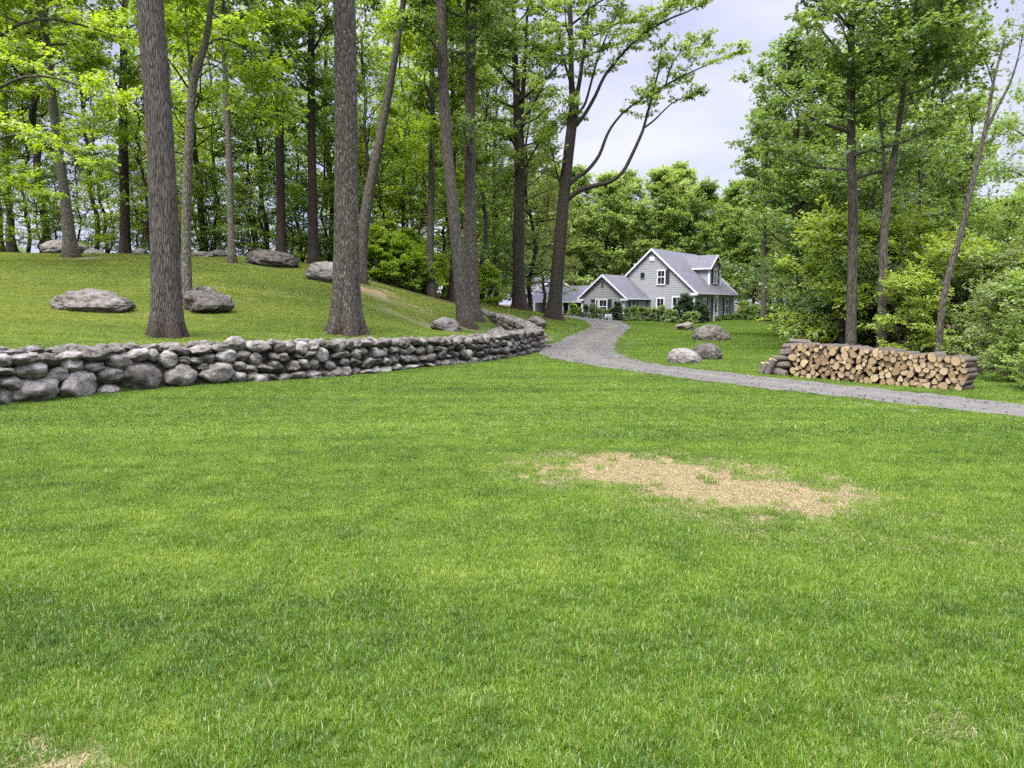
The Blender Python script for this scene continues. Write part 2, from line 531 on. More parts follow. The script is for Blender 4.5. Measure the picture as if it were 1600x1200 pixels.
M['brickwork'] = plain('chimney_brick', (.36, .31, .28), .9, .2)
M['car_paint'] = plain('silver_car_paint', (.50, .53, .57), .25, .05, 6., .5)
M['rubber'] = plain('rubber', (.02, .02, .02), .8)
M['steel'] = plain('dull_metal', (.30, .31, .32), .35)

def wood_end_mat():
    t = NT('sawn_wood')
    oc = t.objc()
    oi = t.n('ShaderNodeObjectInfo').outputs['Random']
    wv = t.n('ShaderNodeTexWave', {'Vector': oc, 'Scale': 26., 'Distortion': 3.0, 'Detail': 2.}, wave_type='RINGS', rings_direction='Y')
    n = t.noise(oc, 14., 4, .65)
    f = t.math('ADD', t.math('MULTIPLY', wv.outputs['Fac'], .16), t.math('ADD', t.math('MULTIPLY', n, .42), t.math('MULTIPLY', oi, .42)))
    c = t.ramp(f, [(.22, (.18, .116, .056)), (.5, (.322, .231, .125)), (.8, (.45, .352, .205))])
    cr_ = t.ramp(t.noise(t.scale(oc, (1, .1, 1)), 30., 3, .8), [(.66, (1, 1, 1)), (.74, (.45, .40, .36))])
    c = t.mix(.7, c, cr_, 'MULTIPLY')
    return t.pbr(c, .9, t.bump(n, .4, .01), .1)
M['wood_end'] = wood_end_mat()
M['log_bark'] = bark_mat('log_bark', (0.0640, 0.0536, 0.0410), (0.3331, 0.2879, 0.2241), (0.4612, 0.4419, 0.3715), 30., 1., .8, .66, False)

# ------------------------------------------------------------------ ground sheet
rs = np.random.RandomState(7)
def axis_(brk):
    o = []
    for a, b, st in brk:
        o += list(np.arange(a, b, st))
    o.append(brk[-1][1])
    return np.array(o)
gx = axis_([(-900, -200, 100), (-200, -70, 10), (-70, -28, 2), (-28, -12, .4), (-12, 14, .22), (14, 30, .8), (30, 70, 2), (70, 200, 10), (200, 900, 100)])
gy = axis_([(-60, -10, 10), (-10, 0, 1), (0, 30, .22), (30, 60, .5), (60, 110, 2), (110, 200, 10), (200, 1500, 100)])
X, Y = np.meshgrid(gx, gy)
XY = np.stack([X.ravel(), Y.ravel()], 1)
Z = height(XY)

# driveway outline, both edges walked from the near end to the house
DL = [(2350, 782), (1760, 682), (1600, 655), (1450, 638), (1300, 620), (1150, 603), (1000, 583), (920, 571), (868, 561.5), (842, 553), (850, 542), (882, 529), (910, 517), (921, 509), (912, 502), (892, 497), (868, 494)]
DR = [(2350, 742), (1760, 655), (1600, 634), (1450, 617), (1300, 601), (1190, 589), (1100, 579), (1030, 570), (990, 561.5), (966, 551), (962, 541), (968, 529), (980, 518), (986, 510), (972, 502.5), (935, 496.5), (895, 492)]
dl = catmull([cast(*a)[:2] for a in DL], 10)
dr = catmull([cast(*a)[:2] for a in DR], 10)
NA = 10
drive = np.array([[dl[i] * (1 - k / NA) + dr[i] * k / NA for k in range(NA + 1)] for i in range(len(dl))])
for i in range(len(dl)):
    for k in (0, 1, NA - 1, NA):
        s_ = 1 if k < 2 else -1
        dv = (dr[i] - dl[i]) / np.linalg.norm(dr[i] - dl[i])
        drive[i, k] += dv * s_ * .055 * (math.sin(i * .9 + k) + .6 * math.sin(i * 2.3))
def in_poly(xy, poly):
    c = np.zeros(len(xy), bool)
    n = len(poly)
    j = n - 1
    for i in range(n):
        a, b = poly[i], poly[j]
        m = ((a[1] > xy[:, 1]) != (b[1] > xy[:, 1]))
        xx = (b[0] - a[0]) * (xy[:, 1] - a[1]) / (b[1] - a[1] + 1e-12) + a[0]
        c ^= m & (xy[:, 0] < xx)
        j = i
    return c
DRIVE_POLY = np.vstack([drive[:, 0], drive[::-1, -1]])

# bare and thin places in the grass: photo column, row, half width and half depth in metres, turn, strength
def blob(px, py, rx, ry, rot, s):
    p = cast(px, py)
    return (p[0], p[1], rx, ry, rot, s)
BARE = [blob(1000, 735, 1.0, .80, -.3, 1.15), blob(1090, 752, 1.1, .80, -.45, 1.15), blob(1180, 772, .8, .55, -.5, 1.15), blob(1255, 786, .5, .34, -.45, .95),
        blob(940, 722, .7, .4, -.2, .6), blob(1340, 805, .5, .3, -.4, .3), blob(860, 735, .7, .3, 0, .3), blob(1120, 812, .8, .2, -.3, .35),
        blob(20, 1190, .26, .14, .3, .55), blob(130, 1200, .22, .08, 0, .35), blob(1345, 1070, .22, .14, 0, .28), blob(1570, 1120, .25, .2, 0, .22),
        blob(1340, 630, .9, .35, -.9, .55), blob(950, 576, 1.2, .3, -.8, .2), blob(1280, 840, .8, .3, -.3, .3),
        blob(250, 540, 1.0, .5, .2, .35), blob(335, 460, 2.0, 1.6, 0, .35), blob(540, 532, 1.1, .6, 0, .3), blob(640, 495, 3., 1.0, -.3, .3), blob(180, 490, 2.2, .6, 0, .3), blob(1420, 850, .7, .3, 0, .25)]
MULCH = [blob(590, 457, 1.6, 1.3, .2, .8), blob(618, 464, 1.5, .9, -.6, .75), blob(560, 448, 1.2, 1.2, 0, .8), blob(645, 476, 1.2, .5, -.7, .4), blob(110, 404, 1.5, .9, 0, .5), blob(362, 411, .9, .6, 0, .5), blob(728, 513, .8, .6, 0, .4),
         blob(840, 546, .7, 1.4, .3, .6), blob(838, 530, .8, 2., .0, .4)]
def blobs(xy, L):
    o = np.zeros(len(xy))
    for x, y, rx, ry, a, s in L:
        dx, dy = xy[:, 0] - x, xy[:, 1] - y
        u = (dx * math.cos(a) + dy * math.sin(a)) / rx
        v = (-dx * math.sin(a) + dy * math.cos(a)) / ry
        d = np.sqrt(u * u + v * v) + .13 * np.sin(xy[:, 0] * 9 + y) * np.sin(xy[:, 1] * 7.3)
        o = np.maximum(o, s * np.clip((1.62 - d) / 1.1, 0, 1))
    return o
def woods(xy):
    """1 on the floor of the woods, 0 on the lawns"""
    x, y = xy[:, 0], xy[:, 1]
    e1 = (y - (40 - .35 * np.clip(x + 24, 0, 30) + .06 * (x + 12) ** 2 * (x > -12) + 2.0 * np.sin(x * .4)))
    hillw = np.clip(e1 / 3, 0, 1) * (x < -2.5)
    rb = np.interp(y, [8, 13, 19, 24, 34, 42, 60, 72, 200], [15, 11.2, 9.6, 9.4, 12.5, 16, 25, 34, 60])
    rw = np.clip((x - rb) / 1.5, 0, 1)
    back = np.clip((y - 74) / 4, 0, 1)
    return np.maximum(np.maximum(hillw, rw), back)
nx, ny = len(gx), len(gy)
ii = np.arange(nx * ny).reshape(ny, nx)
q = np.stack([ii[:-1, :-1], ii[:-1, 1:], ii[1:, 1:], ii[1:, :-1]], -1).reshape(-1, 4)
me = mesh_np('ground', np.column_stack([XY, Z]), q.ravel(), np.full(len(q), 4), [M['ground']],
             attrs={'bare': ('POINT', blobs(XY, BARE)), 'mulch': ('POINT', blobs(XY, MULCH)), 'wood': ('POINT', woods(XY))})
tag(link('ground', me), kind='structure')

dv = drive.reshape(-1, 2)
dz = height(dv) + .018
midv = np.tile(np.array([math.exp(-((k / NA - .5) / .13) ** 2) for k in range(NA + 1)]), len(dl))
far_ = np.repeat(np.interp(np.arange(len(dl)) / 10, [0, 8, 10, 17], [.35, .4, 1, 1]), NA + 1)
n1 = len(dl)
ii = np.arange(n1 * (NA + 1)).reshape(n1, NA + 1)
q = np.stack([ii[:-1, :-1], ii[:-1, 1:], ii[1:, 1:], ii[1:, :-1]], -1).reshape(-1, 4)
dz += .02 * midv + rs.uniform(-.008, .008, len(dz))
me = mesh_np('driveway', np.column_stack([dv, dz]), q.ravel(), np.full(len(q), 4), [M['gravel']], attrs={'mid': ('POINT', midv * far_), 'rut': ('POINT', np.tile(np.array([max(math.exp(-((k / NA - .27) / .09) ** 2), math.exp(-((k / NA - .73) / .09) ** 2)) for k in range(NA + 1)]), len(dl)))})
tag(link('driveway', me), kind='structure')

# ------------------------------------------------------------------ grass and gravel scattered over the ground
SRC = []
def blade_patch(name, size, n, h, wd, mat, rs, flat_=0.0, clump=.5):
    """one square of turf: N bent blades"""
    x = rs.uniform(-size / 2, size / 2, n)
    y = rs.uniform(-size / 2, size / 2, n)
    k = .75 + .5 * np.sin(x * 17 / size + rs.uniform(0, 6)) * np.sin(y * 13 / size + rs.uniform(0, 6)) * clump
    L = h * rs.uniform(.55, 1.2, n) * k
    az = rs.uniform(0, 2 * np.pi, n)
    lean = np.clip(rs.normal(.45, .32, n), 0, 1.3) if not flat_ else np.clip(rs.normal(flat_, .18, n), .5, 1.5)
    fa = az + rs.uniform(-.6, .6, n) + np.pi / 2
    wx, wy = np.cos(fa) * wd * .5 * rs.uniform(.7, 1.2, n), np.sin(fa) * wd * .5 * rs.uniform(.7, 1.2, n)
    def at(t):
        a = lean * (.45 + .8 * t)
        return x + np.cos(az) * np.sin(a) * L * t, y + np.sin(az) * np.sin(a) * L * t, np.maximum(np.cos(a), .04) * L * t
    b, m, t_ = at(0.), at(.55), at(1.)
    z0 = -.006 + (rs.uniform(0, .012, n) if flat_ else 0)
    V = np.stack([np.stack([b[0] - wx, b[1] - wy, b[2] + z0], 1), np.stack([b[0] + wx, b[1] + wy, b[2] + z0], 1),
                  np.stack([m[0] + wx * .85, m[1] + wy * .85, m[2] + z0], 1), np.stack([m[0] - wx * .85, m[1] - wy * .85, m[2] + z0], 1),
                  np.stack([t_[0], t_[1], t_[2] + z0], 1)], 1).reshape(-1, 3)
    i = np.arange(n)[:, None] * 5
    loops = np.concatenate([i + np.array([[0, 1, 2, 3]]), i + np.array([[3, 2, 4]])], 1).ravel()
    counts = np.tile([4, 3], n)
    r = rs.uniform(0, 1, n)
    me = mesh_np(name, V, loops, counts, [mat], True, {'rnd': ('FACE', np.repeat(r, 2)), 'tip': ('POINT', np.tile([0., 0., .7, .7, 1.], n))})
    return me

def scatter(name, kinds, pts, idx, rot, scl, label_kind='stuff'):
    """one object whose geometry nodes put the little meshes KINDS on the points"""
    c = bpy.data.collections.new(name + '_pieces')
    for k, m in enumerate(kinds):
        o = bpy.data.objects.new('%s_piece_%02d' % (name, k), m)
        c.objects.link(o)
    me = bpy.data.meshes.new(name)
    me.vertices.add(len(pts))
    me.vertices.foreach_set('co', np.asarray(pts, np.float32).ravel())
    a = me.attributes.new('idx', 'INT', 'POINT')
    a.data.foreach_set('value', np.asarray(idx, np.int32))
    a = me.attributes.new('rot', 'FLOAT_VECTOR', 'POINT')
    a.data.foreach_set('vector', np.asarray(rot, np.float32).ravel())
    a = me.attributes.new('scl', 'FLOAT', 'POINT')
    a.data.foreach_set('value', np.asarray(scl, np.float32))
    o = link(name, me)
    ng = bpy.data.node_groups.new(name, 'GeometryNodeTree')
    ng.interface.new_socket('Geometry', in_out='INPUT', socket_type='NodeSocketGeometry')
    ng.interface.new_socket('Geometry', in_out='OUTPUT', socket_type='NodeSocketGeometry')
    gi, go = ng.nodes.new('NodeGroupInput'), ng.nodes.new('NodeGroupOutput')
    ip = ng.nodes.new('GeometryNodeInstanceOnPoints')
    ci = ng.nodes.new('GeometryNodeCollectionInfo')
    ci.inputs['Collection'].default_value = c
    ci.inputs['Separate Children'].default_value = True
    ci.inputs['Reset Children'].default_value = True
    def na(nm, ty):
        n = ng.nodes.new('GeometryNodeInputNamedAttribute')
        n.data_type = ty
        n.inputs['Name'].default_value = nm
        return [s for s in n.outputs if s.enabled and s.name == 'Attribute'][0]
    er = ng.nodes.new('FunctionNodeEulerToRotation')
    L = ng.links.new
    L(gi.outputs[0], ip.inputs['Points'])
    L(ci.outputs[0], ip.inputs['Instance'])
    ip.inputs['Pick Instance'].default_value = True
    L(na('idx', 'INT'), ip.inputs['Instance Index'])
    L(na('rot', 'FLOAT_VECTOR'), er.inputs[0])
    L(er.outputs[0], ip.inputs['Rotation'])
    L(na('scl', 'FLOAT'), ip.inputs['Scale'])
    L(ip.outputs[0], go.inputs[0])
    md = o.modifiers.new('scatter', 'NODES')
    md.node_group = ng
    tag(o, kind='stuff')
    return o

def tilt(xy, az):
    """euler angles that lay a patch on the slope, turned AZ about its own normal"""
    e = .25
    gxx = (height(xy + [e, 0]) - height(xy - [e, 0])) / (2 * e)
    gyy = (height(xy + [0, e]) - height(xy - [0, e])) / (2 * e)
    out_ = np.zeros((len(xy), 3))
    for i in range(len(xy)):
        nrm = Vector((-gxx[i], -gyy[i], 1)).normalized()
        q = Vector((0, 0, 1)).rotation_difference(nrm)
        out_[i] = (q.to_matrix() @ Matrix.Rotation(az[i], 3, 'Z')).to_euler()
    return out_

def lawn_points(x0, x1, y0, y1, step, keep, rs):
    gx_, gy_ = np.meshgrid(np.arange(x0, x1, step), np.arange(y0, y1, step))
    p = np.stack([gx_.ravel(), gy_.ravel()], 1) + rs.uniform(-.32, .32, (gx_.size, 2)) * step
    return p[keep(p)]

rg = np.random.RandomState(11)
WALLD = lambda p: np.abs(seg_sd(p, WALL)[0])
def open_ground(p, mdrive, mwall):
    ok = np.abs(p[:, 0]) < p[:, 1] * .76 + 4.0
    p2 = p
    ok &= ~in_poly(p2, DRIVE_POLY)
    ok &= WALLD(p) > mwall
    if mdrive > 0:
        for a in range(6):
            off = np.array([math.cos(a * 1.047), math.sin(a * 1.047)]) * mdrive
            ok &= ~in_poly(p2 + off, DRIVE_POLY)
    ok &= rg.uniform(0, 1, len(p)) > woods(p) * 1.5
    return ok
near = [blade_patch('turf_near_%d' % i, .30, 1350, .050, .0036, M['grass'], rg) for i in range(6)]
midk = [blade_patch('turf_mid_%d' % i, .62, 1900, .046, .0062, M['grass'], rg) for i in range(5)]
fark = [blade_patch('turf_far_%d' % i, 1.3, 2300, .052, .013, M['grass'], rg) for i in range(4)]
strawk = [blade_patch('straw_%d' % i, .26, 420, .055, .0040, M['straw'], rg, 1.35) for i in range(4)]

def place_turf(name, kinds, pts, rs, s=(.85, 1.15)):
    n = len(pts)
    az = rs.uniform(0, 6.28, n)
    xyz = np.column_stack([pts, height(pts)])
    return scatter(name, kinds, xyz, rs.randint(0, len(kinds), n), tilt(pts, az), rs.uniform(*s, n))
def thin(p, rs, f=1.0):
    return p[rs.uniform(0, 1, len(p)) > np.maximum(np.minimum(blobs(p, BARE), 1) ** 1.5 * f, blobs(p, MULCH))]
# taller tufts that break the mown surface
tuftk = [blade_patch('tuft_%d' % i, .11, 70, .088, .0042, M['grass'], rg, 0, .1) for i in range(4)]
pt = lawn_points(-11, 11, .8, 9.5, .16, lambda p: open_ground(p, .1, .3) & (rg.uniform(0, 1, len(p)) < .10 + .5 * np.clip(np.sin(p[:, 0] * 3.1 + 1.3 * np.sin(p[:, 1] * 2.2)) * np.sin(p[:, 1] * 2.7 + p[:, 0]), 0, 1)), rg)
pn = thin(lawn_points(-11, 11, .8, 8.6, .185, lambda p: open_ground(p, .1, .3), rg), rg, .97)
place_turf('near_grass', near, pn, rg)
pm = thin(lawn_points(-24, 17, 8.3, 25.5, .42, lambda p: open_ground(p, .22, .42), rg), rg, .8)
place_turf('lawn_grass', midk, pm, rg)
place_turf('grass_tufts', tuftk, pt, rg, (.6, 1.25))
pf = thin(lawn_points(-34, 32, 25, 76, .92, lambda p: open_ground(p, .5, .75), rg), rg, .8)
place_turf('far_grass', fark, pf, rg)
# narrow turf along the driveway edges and the foot of the wall
pe = []
for e, sgn in ((drive[:, 0], -1), (drive[:, -1], 1)):
    for i in range(len(e) - 1):
        a, b = e[i], e[i + 1]
        c = (drive[i, 5] - a)
        c /= np.linalg.norm(c) + 1e-9
        for k in range(max(1, int(np.linalg.norm(b - a) / .16))):
            p = a + (b - a) * rg.uniform() - c * rg.uniform(.0, .28)
            pe.append(p)
for i in range(len(WALL) - 55):
    a, b = WALL[i], WALL[i + 1]
    tn = (b - a) / np.linalg.norm(b - a)
    nr = np.array([tn[1], -tn[0]])
    for k in range(int(np.linalg.norm(b - a) / .10) + 1):
        pe.append(a + (b - a) * rg.uniform() + nr * rg.uniform(.30, .5))
        if rg.uniform() < .5:
            pe.append(a + (b - a) * rg.uniform() - nr * rg.uniform(.36, .55))
pe = np.array(pe)
pe = pe[(np.abs(pe[:, 0]) < pe[:, 1] * .76 + 4) & (pe[:, 1] < 60) & (WALLD(pe) > .26) & ~in_poly(pe, DRIVE_POLY)]
place_turf('edge_grass', near, pe, rg, (.8, 1.3))
# dry straw where the lawn has died
ps = lawn_points(-6, 9, 1.6, 11, .15, lambda p: rg.uniform(0, 1, len(p)) < blobs(p, BARE) * 1.25, rg)
place_turf('dry_straw', strawk, ps, rg)
# loose stones on the driveway
def pebble_patch(name, rs, n=26, size=.7):
    V, Lp, Cn = [], [], []
    for k in range(n):
        r = rs.uniform(.006, .015)
        cx, cy = rs.uniform(-size / 2, size / 2, 2)
        v = rs.normal(size=(6, 3))
        base = np.array([[1, 0, 0], [0, 1, 0], [-1, 0, 0], [0, -1, 0], [0, 0, .8], [0, 0, -.8]]) * r * rs.uniform(.7, 1.3, (6, 1))
        a = rs.uniform(0, 6)
        base[:, :2] = base[:, :2] @ np.array([[math.cos(a), -math.sin(a)], [math.sin(a), math.cos(a)]])
        i = len(V)
        V += list(base + [cx, cy, r * .45])
        for f in ((0, 1, 4), (1, 2, 4), (2, 3, 4), (3, 0, 4), (1, 0, 5), (2, 1, 5), (3, 2, 5), (0, 3, 5)):
            Lp += [i + t for t in f]
            Cn.append(3)
    return mesh_np(name, V, Lp, Cn, [M['gravel']], False)
peb = [pebble_patch('pebbles_%d' % i, rg, 20) for i in range(4)]
pp = lawn_points(-2, 16, 5, 46, .55, lambda p: in_poly(p, DRIVE_POLY), rg)
scatter('loose_gravel', peb, np.column_stack([pp, height(pp) + .02]), rg.randint(0, 4, len(pp)), np.column_stack([np.zeros((len(pp), 2)), rg.uniform(0, 6, len(pp))]), rg.uniform(.7, 1.5, len(pp)))

# ------------------------------------------------------------------ stones
import bmesh
def ico(sub):
    bm = bmesh.new()
    bmesh.ops.create_icosphere(bm, subdivisions=sub, radius=1.0)
    v = np.array([x.co[:] for x in bm.verts])
    f = np.array([[x.index for x in p.verts] for p in bm.faces])
    bm.free()
    return v, f
ICO = {s: ico(s) for s in (2, 3, 4, 5)}
def rock(seed, sub=3, cuts=9, rough=.10, depth=(.62, .92), fine=.03, layer=0.):
    """a fieldstone of unit radius: a ball cut by planes, then roughened"""
    r = np.random.RandomState(seed)
    v, f = ICO[sub]
    v = v.copy()
    for _ in range(cuts):
        n = r.normal(size=3)
        n /= np.linalg.norm(n)
        d = r.uniform(*depth)
        s = v @ n
        m = s > d
        v[m] -= np.outer((s[m] - d) * .88, n)
    o = Vector(r.uniform(-50, 50, 3))
    for i in range(len(v)):
        p = Vector(v[i])
        k = rough * mnoise.noise(p * 1.6 + o) + fine * mnoise.fractal(p * 5 + o, 1., 2., 3)
        if layer:
            k += layer * (abs(mnoise.noise(Vector((p.x * 1.3, p.y * 1.3, p.z * 5 + p.x * .9)) + o)) - .25)
        v[i] *= 1 + k
    v /= np.abs(v).max(0)
    return v, f
def rock_mesh(name, seed, mat, **kw):
    v, f = rock(seed, **kw)
    return mesh_np(name, v, f.ravel(), np.full(len(f), 3), [mat])
STONES = [rock_mesh('stone_%d' % i, 100 + i, M['stone'], sub=4 if i < 6 else 3, cuts=(5 if i < 6 else 7 + i % 6), rough=.22, fine=.085, depth=((.70, .95) if i < 6 else (.52 + .02 * (i % 5), .88))) for i in range(16)]

wall_root = thing('stone_wall', 'long curving dry stone wall of grey rounded fieldstones below the hillside lawn', 'stone wall', (float(WALL[20][0]), float(WALL[20][1]), 0))
WL = np.array(wall_root.location)
arc = np.concatenate([[0], np.cumsum(np.hypot(*np.diff(WALL, axis=0).T))])
def wall_at(s):
    x = np.interp(s, arc, WALL[:, 0])
    y = np.interp(s, arc, WALL[:, 1])
    a = np.array([np.interp(s + .25, arc, WALL[:, 0]), np.interp(s + .25, arc, WALL[:, 1])]) - np.array([np.interp(s - .25, arc, WALL[:, 0]), np.interp(s - .25, arc, WALL[:, 1])])
    a /= np.linalg.norm(a)
    return np.array([x, y]), a, np.array([a[1], -a[0]])      # point, tangent, outward normal (lawn side)
wpx = to_px(np.column_stack([WALL, np.full(len(WALL), .4)]))[0]
def s_of_px(px):
    k = iF - 8
    return float(np.interp(px, wpx[:k], arc[:k]))
s_end = arc[-1]
s_cor = arc[iF]
def top_z(s):
    p, _, _ = wall_at(s)
    a = np.array([s_of_px(0), s_of_px(400), s_of_px(700), s_cor, s_cor + 1.6, s_cor + 4.2, s_cor + 8, s_end])
    return float(np.interp(s, a, [.86, .82, .72, .73, .74, .90, 1.06, 1.20]))
def foot_z(s):
    p, t, n = wall_at(s)
    return gz(*(p + n * .55))
stones = []          # (s, offset outward, z, half length, half depth, half height, roll, mesh)
rw = np.random.RandomState(5)
def add_stone(s, off, z, hl, hd, hh, roll=0., big=False):
    stones.append((s, off, z, hl, hd, hh, roll, rw.randint(6) if big or rw.uniform() < .4 else 6 + rw.randint(10)))
# the stones one can tell apart near the frame's edge, measured in the photograph (zoomed pixels)
HAND = [(270, 490, 370, 220), (620, 440, 330, 240), (1170, 365, 390, 280), (885, 485, 190, 100), (15, 550, 125, 150), (900, 355, 230, 135),
        (460, 350, 180, 115), (255, 315, 245, 150), (80, 420, 180, 120), (595, 265, 190, 115), (770, 285, 170, 95), (990, 235, 205, 150),
        (760, 178, 290, 115), (1160, 185, 165, 105), (1400, 222, 165, 135), (1535, 235, 105, 75), (1500, 365, 265, 185), (50, 318, 160, 70),
        (400, 222, 205, 95), (190, 215, 230, 100), (30, 225, 150, 110), (590, 195, 200, 80), (1080, 292, 90, 65), (1275, 188, 95, 95), (960, 150, 160, 60), (150, 165, 160, 55)]
HAND = [(a / 5.333, 520 + b / 5.333, c / 5.333, d / 5.333) for a, b, c, d in HAND]
H2 = [(1265, 985, 195, 120), (1180, 952, 65, 45), (1320, 885, 125, 85), (1215, 900, 85, 65), (1080, 912, 75, 50), (1140, 912, 100, 40), (1060, 855, 130, 55),
      (1180, 850, 130, 50), (1380, 815, 120, 80), (1280, 840, 110, 45), (1420, 885, 95, 65), (1395, 1015, 80, 70), (1400, 940, 75, 55), (1330, 945, 70, 45), (1480, 830, 90, 60), (1470, 960, 90, 60), (1475, 1010, 80, 65)]
HAND += [(a / 3.75, 320 + b / 3.75, c / 3.75, d / 3.75) for a, b, c, d in H2]
for cx, cy, ww_, hh_ in HAND:
    s = s_of_px(cx)
    for _ in range(5):
        p, t, n = wall_at(s)
        q_ = np.array([*(p + n * .13), .4])
        s += float(cx - to_px(q_)[0]) / 90.
    p, t, n = wall_at(s)
    D = (p + n * .25)[1]
    z = P(cx, cy, D)[2]
    e_ = np.array([[*(p + n * .2 - t * .1), .4], [*(p + n * .2 + t * .1), .4]])
    dpx = float(np.diff(to_px(e_)[0])[0]) / .2
    hl, hh = ww_ / dpx / 2 * 1.13, hh_ / (FPX / D) / 2 * 1.16
    add_stone(s, .14 if hh < .14 else .12, z, hl, max(.16, min(.30, hl * .9)), hh, rw.uniform(-.12, .12), True)
s_hand = s_of_px(399)
def course(s0, s1, off, outer=True):
    """fill a stretch with rough courses of smaller stones"""
    s = s0
    while s < s1:
        zf, zt = foot_z(s), top_z(s)
        H = zt - zf
        n = max(2, int(round(H / .19)))
        wcol = rw.uniform(.20, .33)
        cuts = np.sort(np.concatenate([[0, 1], (np.arange(1, n) + rw.uniform(-.28, .28, n - 1)) / n]))
        for k in range(n):
            a, b = zf + H * cuts[k], zf + H * cuts[k + 1]
            hl = wcol * rw.uniform(.48, .70) * (1.15 if k == 0 else 1)
            add_stone(s + rw.uniform(-.09, .09) + (k % 2) * wcol * .5, off + rw.uniform(-.03, .04), (a + b) / 2 + (-.03 if k == 0 else 0), hl, rw.uniform(.16, .22), max(.05, (b - a) * .60), rw.uniform(-.3, .3))
        s += wcol
course(.3, s_of_px(-45), .15)
course(s_hand, s_end, .15)
s = .3
while s < s_end:                        # flat cap stones, two or three across the top
    for off in ((.10, -.06, -.22) if s > s_hand or s < s_of_px(-40) else (-.08, -.22)):
        hh = rw.uniform(.055, .115)
        add_stone(s + rw.uniform(-.1, .1), off + rw.uniform(-.04, .04), top_z(s) - hh * .55 + rw.uniform(-.02, .03), rw.uniform(.095, .18), rw.uniform(.10, .16), hh, rw.uniform(-.2, .2))
    s += rw.uniform(.22, .32)
s = s_cor + 1.0
while s < s_end:                        # hill side of the stretch that runs away from the camera
    p, t, n = wall_at(s)
    zb = gz(*(p - n * .5))
    for k in range(3):
        add_stone(s + rw.uniform(-.1, .1), -.22, zb + (top_z(s) - zb) * (k + .4) / 3, rw.uniform(.14, .24), .15, rw.uniform(.10, .16), rw.uniform(-.3, .3))
    s += .33
def stone_px(st):
    p, t, n = wall_at(st[0])
    q = np.array([*(p + n * st[1]), st[2]])
    px, py = to_px(q)
    vis = (1 if -10 < px < 1610 else .05) * (1 if st[1] > 0 else .55) * (1 if st[0] < s_cor + 1.5 else .4)
    return st[3] * st[5] / (q[0] ** 2 + q[1] ** 2) * vis
stones.sort(key=stone_px, reverse=True)
def stone_matrix(st):
    p, t, n = wall_at(st[0])
    q = np.array([*(p + n * st[1]), st[2]]) - WL
    Rm = Matrix(((t[0], -n[0], 0), (t[1], -n[1], 0), (0, 0, 1))).to_4x4()
    return Matrix.Translation(q) @ Rm @ Matrix.Rotation(st[6], 4, 'Y') @ Matrix.Rotation(rw.uniform(-.25, .25), 4, 'Z') @ Matrix.Diagonal((st[3], st[4], st[5], 1))
for k, st in enumerate(stones[:100]):
    o = link('stone', STONES[st[7]], wall_root)
    o.matrix_basis = stone_matrix(st)
V, F, c = [], [], 0
for st in stones[100:]:
    m = STONES[6 + st[7] % 10]
    v = np.empty(len(m.vertices) * 3, np.float32)
    m.vertices.foreach_get('co', v)
    v = v.reshape(-1, 3)
    mm = np.array(stone_matrix(st))
    V.append(v @ mm[:3, :3].T + mm[:3, 3])
    f = np.empty(len(m.loops), np.int32)
    m.loops.foreach_get('vertex_index', f)
    F.append(f + c)
    c += len(v)
F = np.concatenate(F)
me = mesh_np('fieldstones', np.vstack(V), F, np.full(len(F) // 3, 3), [M['stone']])
tag(link('small_stones', me, wall_root), kind='stuff')
# dark earth core, added so the gaps between stones look shaded
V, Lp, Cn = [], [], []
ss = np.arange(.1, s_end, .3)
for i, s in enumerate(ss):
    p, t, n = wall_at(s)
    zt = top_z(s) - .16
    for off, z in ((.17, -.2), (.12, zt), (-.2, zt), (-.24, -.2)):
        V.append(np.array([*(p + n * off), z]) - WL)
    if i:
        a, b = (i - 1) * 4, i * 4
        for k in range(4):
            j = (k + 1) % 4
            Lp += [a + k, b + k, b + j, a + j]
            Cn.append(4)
link('dark_gap_core', mesh_np('dark_gap_core', V, Lp, Cn, [M['gap_dark']], False), wall_root)

# ------------------------------------------------------------------ boulders
def boulder(name, label, px, py, D, wpx_, hpx, dep, seed, rz=0., lean=0., kind='boulder', sink=.35, mat='boulder', sub=5, group=None, **kw):
    """a boulder whose foot shows at (px, py); its width and height are given in photograph pixels"""
    if D is None:
        p = cast(px, py)
    else:
        p = G(px, D)
    m = p[1] / FPX
    W_, H_ = wpx_ * m * p[1] / math.hypot(p[0], p[1]) / 2, hpx * m
    v, f = rock(seed, sub, **{**dict(cuts=8, rough=.22, fine=.07, depth=(.6, .92)), **kw})
    hz = H_ / (2 - 2 * sink * .9)
    v = v * [W_, dep, hz]
    v[:, 2] += v[:, 0] * lean
    v[:, 2] += hz * (1 - 2 * sink * .9)
    p = p + np.array([0, dep * .55, 0])
    p[2] = gz(p[0], p[1]) 
    o = link(name, mesh_np(name, v, f.ravel(), np.full(len(f), 3), [M[mat]]), None, p, (0, 0, rz))
    tag(o, label, kind, group)
    return o
GB = 'boulders lying on the lawns'
b_ = boulder('boulder', 'long flat lens shaped slab of grey rock lying on the hillside lawn', 134, 486, None, 150, 33, .62, 24, .06, -.06, sink=.40, cuts=6, depth=(.66, .92), rough=.16, layer=.10, group=GB)
